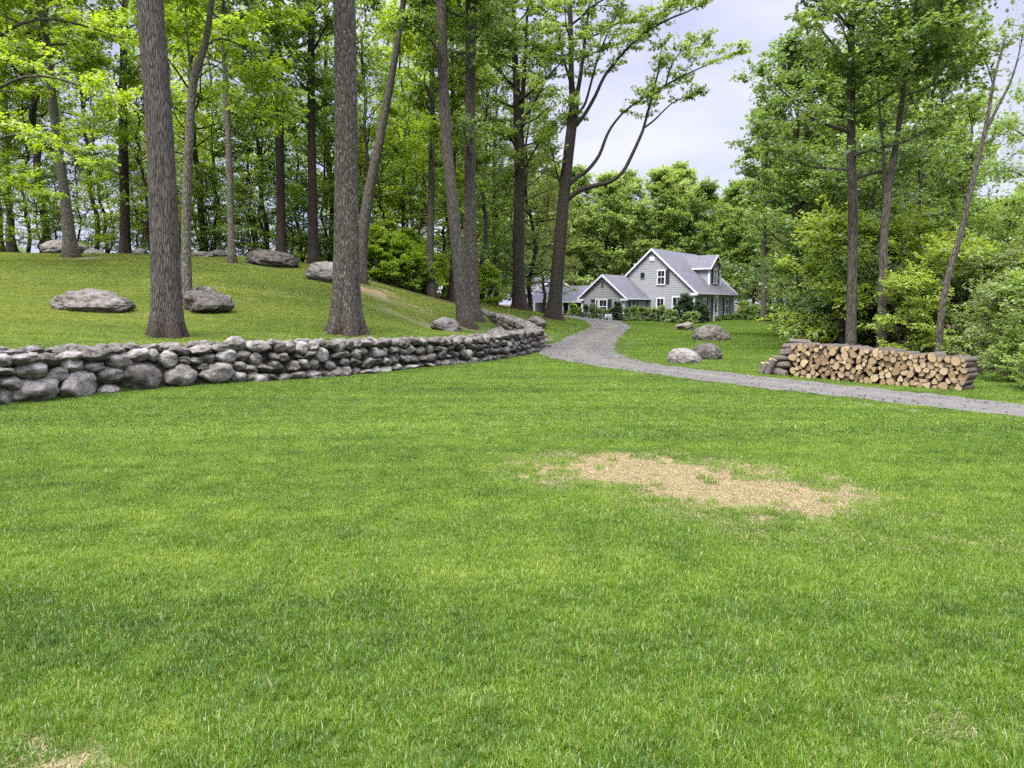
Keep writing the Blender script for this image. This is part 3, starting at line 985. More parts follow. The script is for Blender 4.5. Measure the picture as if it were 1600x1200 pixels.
# its second lobe is one rock with it: joined below
def lobe(o, seed, dx, dy, dz, sc, sub=5, rz=0., **kw):
    v, f = rock(seed, sub, **{**dict(cuts=9, rough=.2, fine=.07, depth=(.5, .88)), **kw})
    v = v * sc
    c_, s_ = math.cos(rz), math.sin(rz)
    v = np.column_stack([v[:, 0] * c_ - v[:, 1] * s_, v[:, 0] * s_ + v[:, 1] * c_, v[:, 2]]) + [dx, dy, dz]
    m = o.data
    n = len(m.vertices)
    a = np.empty(n * 3, np.float32)
    m.vertices.foreach_get('co', a)
    fl = np.empty(len(m.loops), np.int32)
    m.loops.foreach_get('vertex_index', fl)
    F2 = np.concatenate([fl, f.ravel() + n])
    o.data = mesh_np(o.name, np.vstack([a.reshape(-1, 3), v]), F2, np.full(len(F2) // 3, 3), list(m.materials))
lobe(b_, 22, .30, -.34, .10, (.86, .45, .30), rz=.10, cuts=6, depth=(.66, .92), rough=.15, layer=.10)
b_ = boulder('boulder', 'craggy pale boulder pressed against the lichen covered forked trunk', 320, 490, None, 88, 34, .6, 34, -.1, -.03, sink=.3, cuts=6, layer=.1, group=GB)
lobe(b_, 32, -.25, .6, .42, (.6, .5, .36), cuts=5)
b_ = boulder('boulder', 'broad dark ledge of rock at the edge of the wood, behind the pale flared trunk', 88, 398, 37.5, 92, 24, 1.3, 41, 0, -.03, sink=.3, cuts=4, rough=.12, group=GB)
lobe(b_, 42, 1.1, .2, .1, (.9, .8, .36), cuts=4, rough=.12)
boulder('boulder', 'small pale loaf shaped rock on the hill crest beside the big furrowed trunk', 217, 403, 34.5, 28, 10, .3, 51, group=GB)
boulder('boulder', 'low pale rock lying along the crest between the forked trunk and slim grey trunk', 313, 409, 34, 46, 8, .5, 52, group=GB)
boulder('boulder', 'stubby rock touching the slim grey trunk on the crest', 338, 407, 34.5, 30, 11, .4, 53, group=GB)
b_ = boulder('boulder', 'wide smooth whaleback rock on the crest under the dark straight trunks', 415, 419, 33, 92, 23, 1.2, 54, -.1, -.07, sink=.42, rough=.08, cuts=3, depth=(.8, .97), group=GB)
b_ = boulder('boulder', 'rounded grey boulder half hidden behind the furrowed trunk with flared roots', 507, 432, 31, 58, 29, .8, 55, sink=.25, group=GB)
b_ = boulder('boulder', 'jagged pale stone in front of a rounded boulder beside the flared trunk', 498, 447, 29.5, 62, 24, .5, 56, sink=.22, lean=-.12, cuts=11, group=GB)
boulder('boulder', 'half buried rock on the slope below the paired trunks, above the wall', 694, 527, 24, 54, 24, .5, 57, .15, -.12, sink=.35, group=GB)
boulder('boulder', 'dark pointed rock leaning against the back of the wall near its bend', 778, 521, 28, 36, 22, .4, 58, -.2, -.1, sink=.3, group=GB)
boulder('boulder', 'rounded rock in the grass between the wall end and the tall forked tree', 836, 514, 36, 38, 17, .6, 59, sink=.4, rough=.14, cuts=5, group=GB)
boulder('boulder', 'small dark rock on the lawn just behind the large pale dome', 1072, 516, None, 32, 14, .5, 60, .2, -.05, sink=.35, group=GB)
boulder('boulder', 'large pale domed boulder on the lawn in front of the house', 1115, 532, None, 62, 24, .75, 61, .15, -.06, sink=.42, rough=.07, cuts=3, depth=(.8, .97), group=GB)
boulder('boulder', 'low pale domed boulder beside the driveway edge', 1072, 568, None, 56, 24, .45, 62, .1, -.10, sink=.42, rough=.07, cuts=3, depth=(.8, .97), group=GB)
boulder('boulder', 'round brown boulder tucked behind the low pale dome by the driveway', 1108, 562, None, 50, 26, .45, 63, -.1, 0, sink=.36, rough=.08, cuts=3, depth=(.8, .97), group=GB)
# rubble at the driveway foot of the wall
for k, (px, py, w_, h_) in enumerate([(842, 541, 14, 8), (852, 536, 12, 7), (846, 530, 16, 9), (858, 543, 9, 5), (840, 549, 10, 6), (850, 527, 12, 6)]):
    boulder('loose_stone', 'loose tumbled stone at the driveway end of the wall', px, py, None, w_, h_, .18, 70 + k, sink=.25, sub=3, kind='stone', group='loose stones tumbled off the wall')
for k, (px, py) in enumerate([(17, 633), (88, 626)]):
    boulder('white_pebble', ['small white pebble at the foot of the wall under its first big stone', 'white pebble in the grass between two big base stones'][k], px, py, None, 5, 3.5, .03, 80 + k, sink=.1, sub=2, kind='pebble')

# ------------------------------------------------------------------ woodpile: every log is a thing
rl = np.random.RandomState(3)
def log_mesh(seed, shape):
    r = np.random.RandomState(seed)
    n = 14
    a = np.linspace(0, 2 * np.pi, n, endpoint=False)
    if shape == 'round':
        rad = 1 + r.uniform(-.07, .07, n)
        pts = np.column_stack([np.cos(a) * rad, np.sin(a) * rad * r.uniform(.8, 1.)])
    elif shape == 'half':
        pts = np.column_stack([np.cos(a), np.maximum(np.sin(a), -.25)]) * (1 + r.uniform(-.06, .06, (n, 1)))
        pts[:, 1] = (pts[:, 1] - .35) * 1.25
    else:
        k = r.uniform(0, 6)
        rad = 1 / np.maximum(np.cos((a - k) % (2 * np.pi / 3) - np.pi / 3), .2) * .62
        rad = np.minimum(rad, 1.02) * (1 + r.uniform(-.07, .07, n))
        pts = np.column_stack([np.cos(a) * rad, np.sin(a) * rad])
    V, Lp, Cn, Mi = [], [], [], []
    m = 7
    for j in range(m):
        y = -.5 + j / (m - 1)
        sc = 1 + .04 * math.sin(j * 2 + seed)
        jit = r.uniform(-.03, .03, (n, 2)) if 0 < j < m - 1 else 0
        q = pts * sc + jit
        yy = np.full(n, y) + (r.uniform(-.012, .012, n) if j in (0, m - 1) else 0)
        V += list(np.column_stack([q[:, 0], yy, q[:, 1]]))
    for j in range(m - 1):
        for i in range(n):
            k = (i + 1) % n
            Lp += [j * n + i, j * n + k, (j + 1) * n + k, (j + 1) * n + i]
            Cn.append(4)
            Mi.append(0)
    # end caps as fans on their own vertices, with a lip of bark round them
    for j, sg in ((0, 1), (m - 1, -1)):
        i0 = len(V)
        for i in range(n):
            b = np.array(V[j * n + i])
            V.append(b * [.93, 1, .93])
        V.append(np.array([0, V[j * n][1] - sg * .0 + 0, 0]))
        for i in range(n):
            k = (i + 1) % n
            e = [j * n + i, i0 + i, i0 + k, j * n + k]
            f = [i0 + i, i0 + n, i0 + k]
            if sg < 0:
                e, f = e[::-1], f[::-1]
            Lp += e + f
            Cn += [4, 3]
            Mi += [0, 1]
    me = mesh_np('log', V, Lp, Cn, [M['log_bark'], M['wood_end']], False, matidx=Mi)
    return me
LOGS = [log_mesh(i, ['round', 'round', 'half', 'wedge', 'round', 'wedge', 'half', 'round', 'wedge', 'round'][i]) for i in range(10)]
pr, pl = cast(1503, 611.5), cast(1236, 589)
pd = (pr - pl)[:2]
PL = np.linalg.norm(pd)
pd /= PL
pnrm = np.array([pd[1], -pd[0]])       # towards the camera
if pnrm @ -pl[:2] < 0:
    pnrm = -pnrm
LOG_G = 'firewood logs stacked in the long pile'
LOG_L = {'bot': 'split firewood log in the bottom course of the woodpile, pale sawn end to the driveway',
         'mid': 'split firewood log in the middle courses of the woodpile, pale sawn end to the driveway',
         'top': 'split firewood log in the top course of the woodpile, pale sawn end to the driveway'}
def put_log(s, z, r, ln, row, yaw=0., back=0., mesh=None):
    p = pl[:2] + pd * s - pnrm * (ln / 2 + back)
    o = link('log', mesh or LOGS[rl.randint(10)], None)
    Rm = Matrix(((pd[0], -pnrm[0], 0), (pd[1], -pnrm[1], 0), (0, 0, 1))).to_4x4()
    if Rm.determinant() < 0:
        Rm = Matrix(((-pd[0], -pnrm[0], 0), (-pd[1], -pnrm[1], 0), (0, 0, 1))).to_4x4()
    o.matrix_world = Matrix.Translation((p[0], p[1], z)) @ Rm @ Matrix.Rotation(yaw, 4, 'Z') @ Matrix.Rotation(rl.uniform(0, 6.28), 4, 'Y') @ Matrix.Diagonal((r * rl.uniform(.88, 1.18), ln, r, 1))
    tag(o, LOG_L[row], 'log', LOG_G)
    return o
def pile_top(s):
    return float(np.interp(s, [-.2, .15, .6, PL * .5, PL], [.74, .82, .82, .74, .64]))
# pack circles into the face: drop each log to the lowest free place
placed = []
tries = 0
while len(placed) < 330 and tries < 9000:
    tries += 1
    r = rl.choice([.037, .046, .055, .064, .075], p=[.20, .22, .26, .20, .12])
    best = None
    for s in rl.uniform(0, PL, 14):
        z = r
        for (s2, z2, r2) in placed:
            d = abs(s - s2)
            if d < r + r2:
                z = max(z, z2 + math.sqrt((r + r2) ** 2 - d * d))
        if best is None or z < best[1]:
            best = (s, z)
    if best[1] + r * .8 < pile_top(best[0]):
        placed.append((best[0], best[1], r))
for s, z, r in placed:
    top = pile_top(s)
    gzb = gz(*(pl[:2] + pd * s))
    row = 'bot' if z < .12 else ('top' if z + 2.6 * r > top else 'mid')
    put_log(s, gzb + z * .97, r * 1.25, rl.uniform(.46, .56), row, rl.normal(0, .05), rl.uniform(-.04, .06))
# end of the pile towards the house: logs laid the other way, bark showing, stepping down
LOG_L['x'] = 'bark covered log laid crosswise at the stepped house end of the woodpile'
for (s, z, r, ln, back, dz) in [(-.42, .085, .09, .62, .06, 0), (-.42, .08, .085, .6, .28, .05), (-.40, .09, .08, .6, .46, 0), (-.34, .245, .085, .55, .08, -.06), (-.33, .235, .08, .5, .28, 0), (-.32, .24, .075, .5, .45, .1), (-.26, .395, .08, .5, .10, .05), (-.25, .385, .075, .46, .30, 0), (-.24, .39, .07, .44, .46, 0),
                               (-.18, .535, .08, .44, .12, -.1), (-.18, .53, .075, .42, .32, 0.05), (-.08, .67, .08, .44, .16, 0.1), (-.06, .665, .07, .40, .34, 0), (.04, .775, .065, .44, .22, .15)]:
    p = pl[:2] + pd * s - pnrm * back
    o = link('log', LOGS[[0, 1, 4, 7, 9, 2, 3, 6][rl.randint(8)]], None)
    a = math.atan2(pd[1], pd[0]) + math.pi / 2 + dz + rl.normal(0, .16)
    o.matrix_world = Matrix.Translation((p[0], p[1], gz(*p) + z)) @ Matrix.Rotation(a, 4, 'Z') @ Matrix.Rotation(rl.normal(0, .07), 4, 'X') @ Matrix.Rotation(rl.uniform(0, 6), 4, 'Y') @ Matrix.Diagonal((r * rl.uniform(.8, 1.15), ln * rl.uniform(.8, 1.05), r, 1))
    tag(o, LOG_L['x'], 'log', LOG_G)
LOG_L['end'] = 'dark barked log standing on end or leaning at the house end of the woodpile'
for (s, back, r, ln, lean) in [(-.60, .08, .085, .36, .35), (-.62, .36, .08, .30, .3), (-.44, .20, .07, .48, .45), (-.42, .42, .07, .45, .4), (-.80, .12, .085, .26, .25), (-.66, .0, .07, .30, .5), (-.48, -.05, .075, .40, .4)]:
    p = pl[:2] + pd * s - pnrm * back
    o = link('log', LOGS[[0, 1, 4, 7][rl.randint(4)]], None)
    a = math.atan2(pd[1], pd[0])
    o.matrix_world = Matrix.Translation((p[0], p[1], gz(*p) + ln * .46)) @ Matrix.Rotation(a, 4, 'Z') @ Matrix.Rotation(lean, 4, 'Y') @ Matrix.Rotation(math.pi / 2, 4, 'X') @ Matrix.Diagonal((r, ln, r, 1))
    tag(o, LOG_L['end'], 'log', LOG_G)

# ------------------------------------------------------------------ trees
UP = np.array([0, 0, 1.])
def nrm(v):
    return v / (np.linalg.norm(v) + 1e-12)
class Wood:
    """trunk and limbs (tubes) and the twigs that carry leaves"""
    def __init__(s, seed):
        s.r = np.random.RandomState(seed)
        s.V, s.L, s.C, s.n = [], [], [], 0
        s.tw = []
    def tube(s, pts, rad, sides, flare=0., ridge=0.):
        pts = np.asarray(pts, float)
        k = len(pts)
        tan = np.gradient(pts, axis=0)
        tan /= np.linalg.norm(tan, axis=1)[:, None] + 1e-9
        ref = np.array([1., 0, 0]) if abs(tan[0][0]) < .8 else np.array([0, 1., 0])
        a = np.cross(tan, ref)
        a /= np.linalg.norm(a, axis=1)[:, None] + 1e-9
        b = np.cross(tan, a)
        th = np.linspace(0, 2 * np.pi, sides, endpoint=False)
        R = np.tile(np.asarray(rad, float)[:, None], (1, sides))
        h = pts[:, 2:3] - pts[0, 2]
        if flare:
            ph = s.r.uniform(0, 6)
            e = np.exp(-h / (flare * .9))
            R = R * (1 + e * (.42 + .34 * np.cos(th * 5 + ph + .5 * np.sin(th * 2)) + .12 * np.cos(th * 9 + ph)))
        if ridge:
            ph = s.r.uniform(0, 6, 4)
            q = np.sin(th * 31 + ph[0] + 1.6 * np.sin(h * 3.1 + ph[1]) + 1.2 * np.sin(h * 7 + th * 5)) + .7 * np.sin(th * 47 + ph[2] + 1.8 * np.sin(h * 5.3 + ph[3] + th * 2))
            R = R * (1 + ridge * q + ridge * .8 * np.sin(th * 3 + h * .7 + ph[1]))
        P_ = pts[:, None] + (a[:, None] * np.cos(th)[None, :, None] + b[:, None] * np.sin(th)[None, :, None]) * R[:, :, None]
        s.V.append(P_.reshape(-1, 3))
        i = np.arange(k * sides).reshape(k, sides)
        j = np.roll(i, -1, 1)
        q = np.stack([i[:-1], j[:-1], j[1:], i[1:]], -1).reshape(-1, 4) + s.n
        s.L.append(q.ravel())
        s.C.append(np.full(len(q), 4))
        s.n += k * sides
    def path(s, p, d, L, n, up, wob):
        o = [np.array(p, float)]
        d = nrm(np.array(d, float))
        for _ in range(n):
            d = nrm(d + UP * up / n + s.r.normal(size=3) * wob)
            o.append(o[-1] + d * L / n)
        return np.array(o)
    def limb(s, p, d, L, r, nsec=7, ntw=6, up=.5, first=.25, twl=(.45, .95), paths=None, tubes=True, secl=(.28, .5), flat=.25):
        pts = s.path(p, d, L, 7, up, .11) if paths is None else np.asarray(paths, float)
        k = len(pts)
        L = np.linalg.norm(np.diff(pts, axis=0), axis=1).sum()
        s.tube(pts, np.linspace(r, max(.008, r * .22), k), 6 if r > .04 else 5)
        for j in range(nsec):
            t = first + (1 - first) * (j + s.r.uniform(.2, 1.)) / nsec
            t = min(t, .99)
            f = t * (k - 1)
            i = min(int(f), k - 2)
            q = pts[i] + (pts[i + 1] - pts[i]) * (f - i)
            dd = nrm(pts[i + 1] - pts[i])
            side = nrm(np.cross(dd, UP)) * (1 if j % 2 else -1)
            an = s.r.uniform(.6, 1.2)
            d2 = nrm(dd * math.cos(an) + side * math.sin(an) + UP * s.r.uniform(-.12, .3))
            L2 = L * s.r.uniform(*secl) * (1.25 - .6 * t)
            p2 = s.path(q, d2, L2, 4, .12, .14)
            if tubes:
                s.tube(p2, np.linspace(max(.010, r * .35 * (1.15 - t)), .005, 5), 4)
            for m in range(ntw):
                g = s.r.uniform(.2, 1.) if m else .98
                e = g * 4
                ii = min(int(e), 3)
                qq = p2[ii] + (p2[ii + 1] - p2[ii]) * (e - ii)
                d3 = nrm(nrm(p2[ii + 1] - p2[ii]) * .7 + s.r.normal(size=3) * [.7, .7, flat])
                s.tw.append((qq, d3, s.r.uniform(*twl)))
        for m in range(ntw):
            s.tw.append((pts[-1], nrm(nrm(pts[-1] - pts[-2]) + s.r.normal(size=3) * [.5, .5, .3]), s.r.uniform(*twl)))
    def trunk_mesh(s, name, mat):
        L = np.concatenate(s.L)
        return mesh_np(name, np.vstack(s.V), L, np.concatenate(s.C), [mat])
    def leaf_mesh(s, name, mat, per=26, size=.12, droop=.25, spread=.20, wide=.38, keep=1.0, tilt_=.34):
        r = s.r
        tw = s.tw
        if keep < 1:
            tw = [t for t in tw if r.uniform() < keep]
        p = np.array([t[0] for t in tw])
        d = np.array([t[1] for t in tw])
        l = np.array([t[2] for t in tw])
        k = np.repeat(np.arange(len(tw)), per)
        n = len(k)
        t = r.uniform(.05, 1.05, n)
        side = np.cross(d, UP)
        side /= np.linalg.norm(side, axis=1)[:, None] + 1e-6
        sg = r.choice([-1., 1.], n)
        lat = r.uniform(.1, 1., n) ** .8 * sg * spread * np.sin(np.clip(t, 0, 1) * 2.6 + .45)
        pos = p[k] + d[k] * (l[k] * t)[:, None] + side[k] * lat[:, None] * (l[k] / .7)[:, None]
        pos[:, 2] += r.normal(0, .032, n) * (size / .12) - droop * .3 * t * t * l[k]
        ax = d[k] * .6 + side[k] * (sg * r.uniform(.3, 1.1, n))[:, None] + r.normal(0, .3, (n, 3))
        ax[:, 2] -= droop
        ax /= np.linalg.norm(ax, axis=1)[:, None]
        up = np.tile(UP, (n, 1)) + r.normal(0, tilt_, (n, 3))
        sv = np.cross(up, ax)
        sv /= np.linalg.norm(sv, axis=1)[:, None] + 1e-6
        nv = np.cross(ax, sv)
        sz = size * r.uniform(.6, 1.25, n)
        b = pos
        tip = pos + ax * sz[:, None] - nv * (sz * .12)[:, None]
        mid = pos + ax * (sz * .46)[:, None]
        wv = sv * (sz * wide)[:, None] + nv * (sz * .10)[:, None]
        wu = -sv * (sz * wide)[:, None] + nv * (sz * .10)[:, None]
        V = np.stack([b, mid + wv, tip, mid + wu], 1).reshape(-1, 3)
        i = np.arange(n)[:, None] * 4
        loops = np.concatenate([i + np.array([[0, 1, 2]]), i + np.array([[0, 2, 3]])], 1).ravel()
        tr = r.uniform(0, 1, len(tw))
        rnd = np.clip(tr[k] * .45 + r.uniform(0, .55, n), 0, 1)
        return mesh_np(name, V, loops, np.full(2 * n, 3), [mat], False, {'rnd': ('FACE', np.repeat(rnd, 2))})

def crown(wd, tp, tr, start, R, n, el=(.05, 1.1), shape=((0, .25, .6, 1), (.75, 1, .8, .3)), az0=0., **kw):
    """limbs all round the trunk TP (points) with radii TR, from the height share START up"""
    hs = np.concatenate([[0], np.cumsum(np.linalg.norm(np.diff(tp, axis=0), axis=1))])
    hs /= hs[-1]
    for i in range(n):
        f = (i + wd.r.uniform(.1, .9)) / n
        t = start + (1 - start) * f
        p = np.array([np.interp(t, hs, tp[:, c]) for c in range(3)])
        rt = np.interp(t, hs, tr)
        az = az0 + i * 2.4 + wd.r.uniform(-.5, .5)
        e = el[0] + (el[1] - el[0]) * f + wd.r.uniform(-.2, .2)
        d = np.array([math.cos(az) * math.cos(e), math.sin(az) * math.cos(e), math.sin(e)])
        L = R * np.interp(f, *shape) * wd.r.uniform(.7, 1.2)
        wd.limb(p, d, L, min(rt * .5, .018 + .013 * L), **kw)

def straight(H, lean=(0, 0), wob=.12, seed=0, n=14):
    r = np.random.RandomState(seed)
    z = np.linspace(0, 1, n)
    x = np.cumsum(np.concatenate([[0], r.normal(0, wob / n ** .5, n - 1)])) + lean[0] * z
    y = np.cumsum(np.concatenate([[0], r.normal(0, wob / n ** .5, n - 1)])) + lean[1] * z
    z = z * H
    z[0] = -.25
    return np.column_stack([x, y, z])

def proto(name, seed, H, r0, start, R, nl, bark, leaf, per=24, size=.13, flare=.5, lean=(0, 0), tip=.02, nsec=6, ntw=5, el=(.05, 1.1), shape=((0, .25, .6, 1), (.75, 1, .8, .3)), twl=(.45, .95), keep=.7, wob=.5, **kw):
    wd = Wood(seed)
    tp = straight(H, lean, wob, seed, 18)
    tr = r0 * (1 - .9 * np.linspace(0, 1, 18) ** 1.1) + tip
    fine = catmull(tp, 3)
    fr = np.interp(np.linspace(0, 1, len(fine)), np.linspace(0, 1, 18), tr)
    wd.tube(fine, fr, 12, flare=flare)
    crown(wd, tp, tr, start, R, nl, el, shape, nsec=nsec, ntw=ntw, twl=twl, **{k: v for k, v in kw.items() if k in ('up', 'first', 'secl', 'flat')})
    return (wd.trunk_mesh(name + '_trunk', M[bark]), wd.leaf_mesh(name + '_crown', M[leaf], per, size, keep=keep, **{k: v for k, v in kw.items() if k in ('droop', 'spread', 'wide', 'tilt_')}))
PR = {}
PR['tall1'] = proto('tall_maple', 1, 21, .21, .30, 4.0, 30, 'bark_dark', 'leaf_mid', 15, .19)
PR['tall2'] = proto('tall_oak', 2, 23, .24, .36, 4.4, 28, 'bark_mid', 'leaf_bright', 15, .19)
PR['tall3'] = proto('slim_maple', 3, 19, .15, .26, 3.2, 28, 'bark_mid', 'leaf_deep', 15, .18)
PR['low1'] = proto('understory_maple', 4, 10, .085, .14, 3.0, 20, 'bark_dark', 'leaf_bright', 15, .15, el=(-.05, .9))
PR['low2'] = proto('understory_beech', 5, 8, .07, .10, 2.7, 18, 'bark_dark', 'leaf_deep', 15, .145, el=(-.1, .8))
PR['round1'] = proto('round_maple', 6, 16, .22, .12, 5.2, 34, 'bark_dark', 'leaf_mid', 26, .25, keep=1., nsec=7, twl=(.6, 1.2))
PR['round2'] = proto('round_oak', 7, 18, .24, .14, 5.0, 34, 'bark_mid', 'leaf_deep', 26, .24, keep=1., nsec=7, twl=(.6, 1.2))
PR['pine'] = proto('soft_pine', 8, 17, .17, .12, 3.6, 44, 'bark_dark', 'leaf_olive', 40, .17, nsec=6, ntw=5, el=(-.2, .5), wide=.09, shape=((0, .3, .7, 1), (1, .9, .55, .15)), spread=.16, droop=.1)
PR['sapling'] = proto('spray_sapling', 9, 4.6, .032, .18, 2.3, 15, 'bark_dark', 'leaf_yellow', 17, .155, flare=.1, keep=.5, el=(-.05, .55), tilt_=.28, flat=.12, up=.1, tip=.006)
PR['shrub1'] = proto('green_shrub', 10, 1.5, .02, .02, 1.05, 14, 'bark_dark', 'leaf_mid', 20, .11, flare=.05, el=(.0, 1.1), twl=(.2, .42), tip=.005, wob=.1)
PR['shrub2'] = proto('leafy_bush', 11, 2.6, .03, .02, 1.7, 20, 'bark_dark', 'leaf_bright', 26, .115, flare=.05, el=(.0, 1.0), twl=(.3, .6), tip=.006, wob=.2)
PR['yew'] = proto('dark_shrub', 12, 2.4, .03, .02, 1.0, 26, 'bark_dark', 'leaf_dark', 30, .10, flare=.05, el=(.2, 1.2), twl=(.2, .45), tip=.006, wob=.1, shape=((0, .3, .7, 1), (.8, 1, .8, .4)))
PR['fern'] = proto('low_fern', 13, .55, .01, .02, .62, 16, 'bark_dark', 'leaf_mid', 16, .075, flare=.02, el=(.2, .8), twl=(.14, .3), tip=.003, wob=.05)

used = set()
def tree_copy(kind, name, label, cat, loc, rz=0, s=(1, 1, 1), leaf=None, bark=None, group=None, part=('trunk', 'crown')):
    t = thing(name, label, cat, loc, rz, group)
    if not hasattr(s, '__len__'):
        s = (s, s, s)
    t.scale = s
    for nm, me, mt in zip(part, PR[kind], (bark, leaf)):
        o = link(nm, me, t)
        if mt:
            o.material_slots[0].link = 'OBJECT'
            o.material_slots[0].material = M[mt]
    return t

# ---- trees measured in the photograph: trunk pixels (column, row, width) at one distance
def own_tree(name, label, cat, D, px, bark, leaf, seed, H=None, crown_from=None, R=4., nl=20, sides=16, ridge=0., flare=.5, limbs=(), leafkw=None, group=None, base=None, flz=None, tops=None, depth_lean=0., **kw):
    g = cast(*base) if base else G(px[0][0], D)
    Dg = g[1]
    pts, rad = [], []
    for (a, b, w_) in px:
        p = P(a, b, Dg + depth_lean * max(0, (px[0][1] - b)) / 500)
        pts.append(p - g)
        v_ = P(a, b, Dg) - [0, 0, CZ]
        dep_ = v_[1] * CP - v_[2] * SP
        rad.append(w_ / 2 / FPX * dep_ * dep_ / math.hypot(dep_, v_[0]))
    pts[0] = np.array([pts[0][0], 0, -.15])
    pts, rad = np.array(pts), np.array(rad)
    if H and pts[-1][2] < H:             # carry the trunk on above the frame
        d = nrm(pts[-1] - pts[-2]) + UP * .5
        d = nrm(d)
        L = (H - pts[-1][2]) / d[2]
        r1 = rad[-1]
        m = 5
        ext = np.array([pts[-1] + d * L * (i / m) for i in range(1, m + 1)])
        pts = np.vstack([pts, ext])
        rad = np.concatenate([rad, np.linspace(r1, .03, m + 1)[1:]])
    wd = Wood(seed)
    n = max(4, int(60 / len(pts))) if ridge else 5
    fine = catmull(pts, n)
    fr = np.interp(np.linspace(0, len(pts) - 1, len(fine)), np.arange(len(pts)), rad)
    if ridge:
        k = 260
        u = np.linspace(0, len(fine) - 1, k)
        fine2 = np.array([np.interp(u, np.arange(len(fine)), fine[:, c]) for c in range(3)]).T
        fr = np.interp(u, np.arange(len(fine)), fr)
        fine = fine2
    wd.tube(fine, fr, sides, flare=flare, ridge=ridge)
    for lb in limbs:                      # limbs drawn in the photograph: pixels, width at root, depth drift
        lp = np.array([P(a, b, Dg + lb.get('dd', 0) * i / (len(lb['px']) - 1)) - g for i, (a, b) in enumerate(lb['px'])])
        lp = catmull(lp, 3)
        r = lb['w'] / 2 / FPX * Dg
        if lb.get('bare'):
            wd.tube(lp, np.linspace(r, r * lb.get('tip', .3), len(lp)), 8)
        else:
            wd.limb(None, None, 1, r, paths=lp, nsec=lb.get('nsec', 8), ntw=lb.get('ntw', 5), first=lb.get('first', .35), secl=lb.get('secl', (.18, .32)), twl=lb.get('twl', (.45, .95)))
    if crown_from is not None:
        crown(wd, fine, fr, crown_from, R, nl, **kw)
    t = thing(name, label, cat, g, 0, group)
    link('trunk', wd.trunk_mesh(name + '_trunk', M[bark]), t)
    if wd.tw:
        link('crown', wd.leaf_mesh(name + '_crown', M[leaf], **(leafkw or dict(per=18, size=.175))), t)
    return t

own_tree('tree', 'thickest furrowed grey brown trunk rising bare out of the lawn right behind the stone wall', 'tree', 16.6,
         [(261, 527, 52), (260, 500, 50), (259, 420, 47), (254, 300, 45), (248, 180, 43), (240, 80, 43), (234, 0, 43), (228, -90, 41)], 'bark_grey', 'leaf_mid', 61, H=20, crown_from=.55, R=4.2, nl=16, sides=160, ridge=.011, flare=.42, leafkw=dict(per=16, size=.16), nsec=5, ntw=4)
own_tree('tree', 'thick furrowed trunk with flared lichen specked roots standing behind the middle of the wall', 'tree', 20.,
         [(539, 523, 52), (540, 490, 46), (541, 400, 40), (541, 300, 37), (541, 150, 35), (538, 0, 34), (535, -90, 32)], 'bark_brown', 'leaf_mid', 62, H=21, crown_from=.6, R=4.2, nl=14, sides=160, ridge=.012, flare=.55, leafkw=dict(per=16, size=.16), nsec=5, ntw=4)
own_tree('tree', 'leaning grey trunk that slants away behind the flared furrowed trunk', 'tree', 32, [(562, 441, 22), (566, 380, 18), (575, 310, 17), (592, 225, 15), (608, 140, 12), (622, 60, 10), (632, -10, 9)],
         'bark_mid', 'leaf_mid', 63, H=16, crown_from=.93, R=2.6, nl=8, flare=.4)
own_tree('tree', 'pale lichen covered trunk forking high up, growing against the craggy boulder', 'tree', 21.8, [(291, 452, 20), (291, 400, 16), (292, 300, 15), (296, 220, 14), (299, 160, 14), (305, 115, 14), (320, 70, 11), (330, 10, 9), (338, -60, 8)],
         'bark_pale', 'leaf_bright', 64, H=13.5, crown_from=.66, R=3.0, nl=16, flare=.3, limbs=[dict(px=[(301, 130), (297, 100), (292, 50), (288, -20)], w=5, first=.5), dict(px=[(318, 75), (345, 60), (380, 75), (415, 105), (440, 140)], w=4, first=.2, dd=1.5, secl=(.25, .4)), dict(px=[(310, 105), (330, 100), (360, 120), (395, 150), (420, 180)], w=3, first=.3, dd=2.5, secl=(.25, .4)), dict(px=[(325, 40), (300, 10), (270, 5), (255, 30)], w=3, first=.2, dd=2, secl=(.25, .4))], leafkw=dict(per=26, size=.15))
own_tree('tree', 'slim grey spotted trunk on the hill crest next to the whaleback rock', 'tree', 32, [(362, 411, 14), (361, 360, 11), (359, 280, 11), (356, 200, 10), (352, 120, 9), (349, 40, 8), (347, -20, 7)],
         'bark_pale', 'leaf_bright', 65, H=17, crown_from=.45, R=2.8, nl=20, flare=.35)
own_tree('tree', 'smooth pale grey trunk with spreading roots before the dark rock ledge on the crest', 'tree', 33, [(112, 403, 26), (108, 370, 22), (103, 320, 18), (95, 260, 16), (86, 190, 15), (77, 110, 14), (68, 30, 12), (60, -40, 11)],
         'bark_pale', 'leaf_bright', 66, H=18, crown_from=.42, R=3.4, nl=24, flare=.5)
own_tree('tree', 'bright maple whose leafy boughs hang in from beside the pale flared trunk', 'tree', 29, [(-60, 415, 24), (-62, 300, 20), (-66, 180, 18), (-70, 60, 15), (-74, -30, 13)], 'bark_mid', 'leaf_bright', 87, H=17, crown_from=.5, R=3.4, nl=16,
         limbs=[dict(px=[(-66, 200), (-20, 150), (40, 120), (100, 125), (160, 150)], w=7, first=.25, nsec=12, dd=-2, secl=(.2, .34)), dict(px=[(-66, 260), (-20, 225), (30, 210), (80, 225), (125, 250)], w=6, first=.25, nsec=10, dd=-3, secl=(.2, .34)),
                dict(px=[(-68, 120), (-10, 60), (60, 30), (130, 40), (190, 60)], w=7, first=.25, nsec=12, dd=1, secl=(.2, .34)), dict(px=[(-64, 320), (-20, 290), (20, 285), (55, 300)], w=4, first=.25, nsec=8, dd=0, secl=(.25, .4))], leafkw=dict(per=24, size=.16))
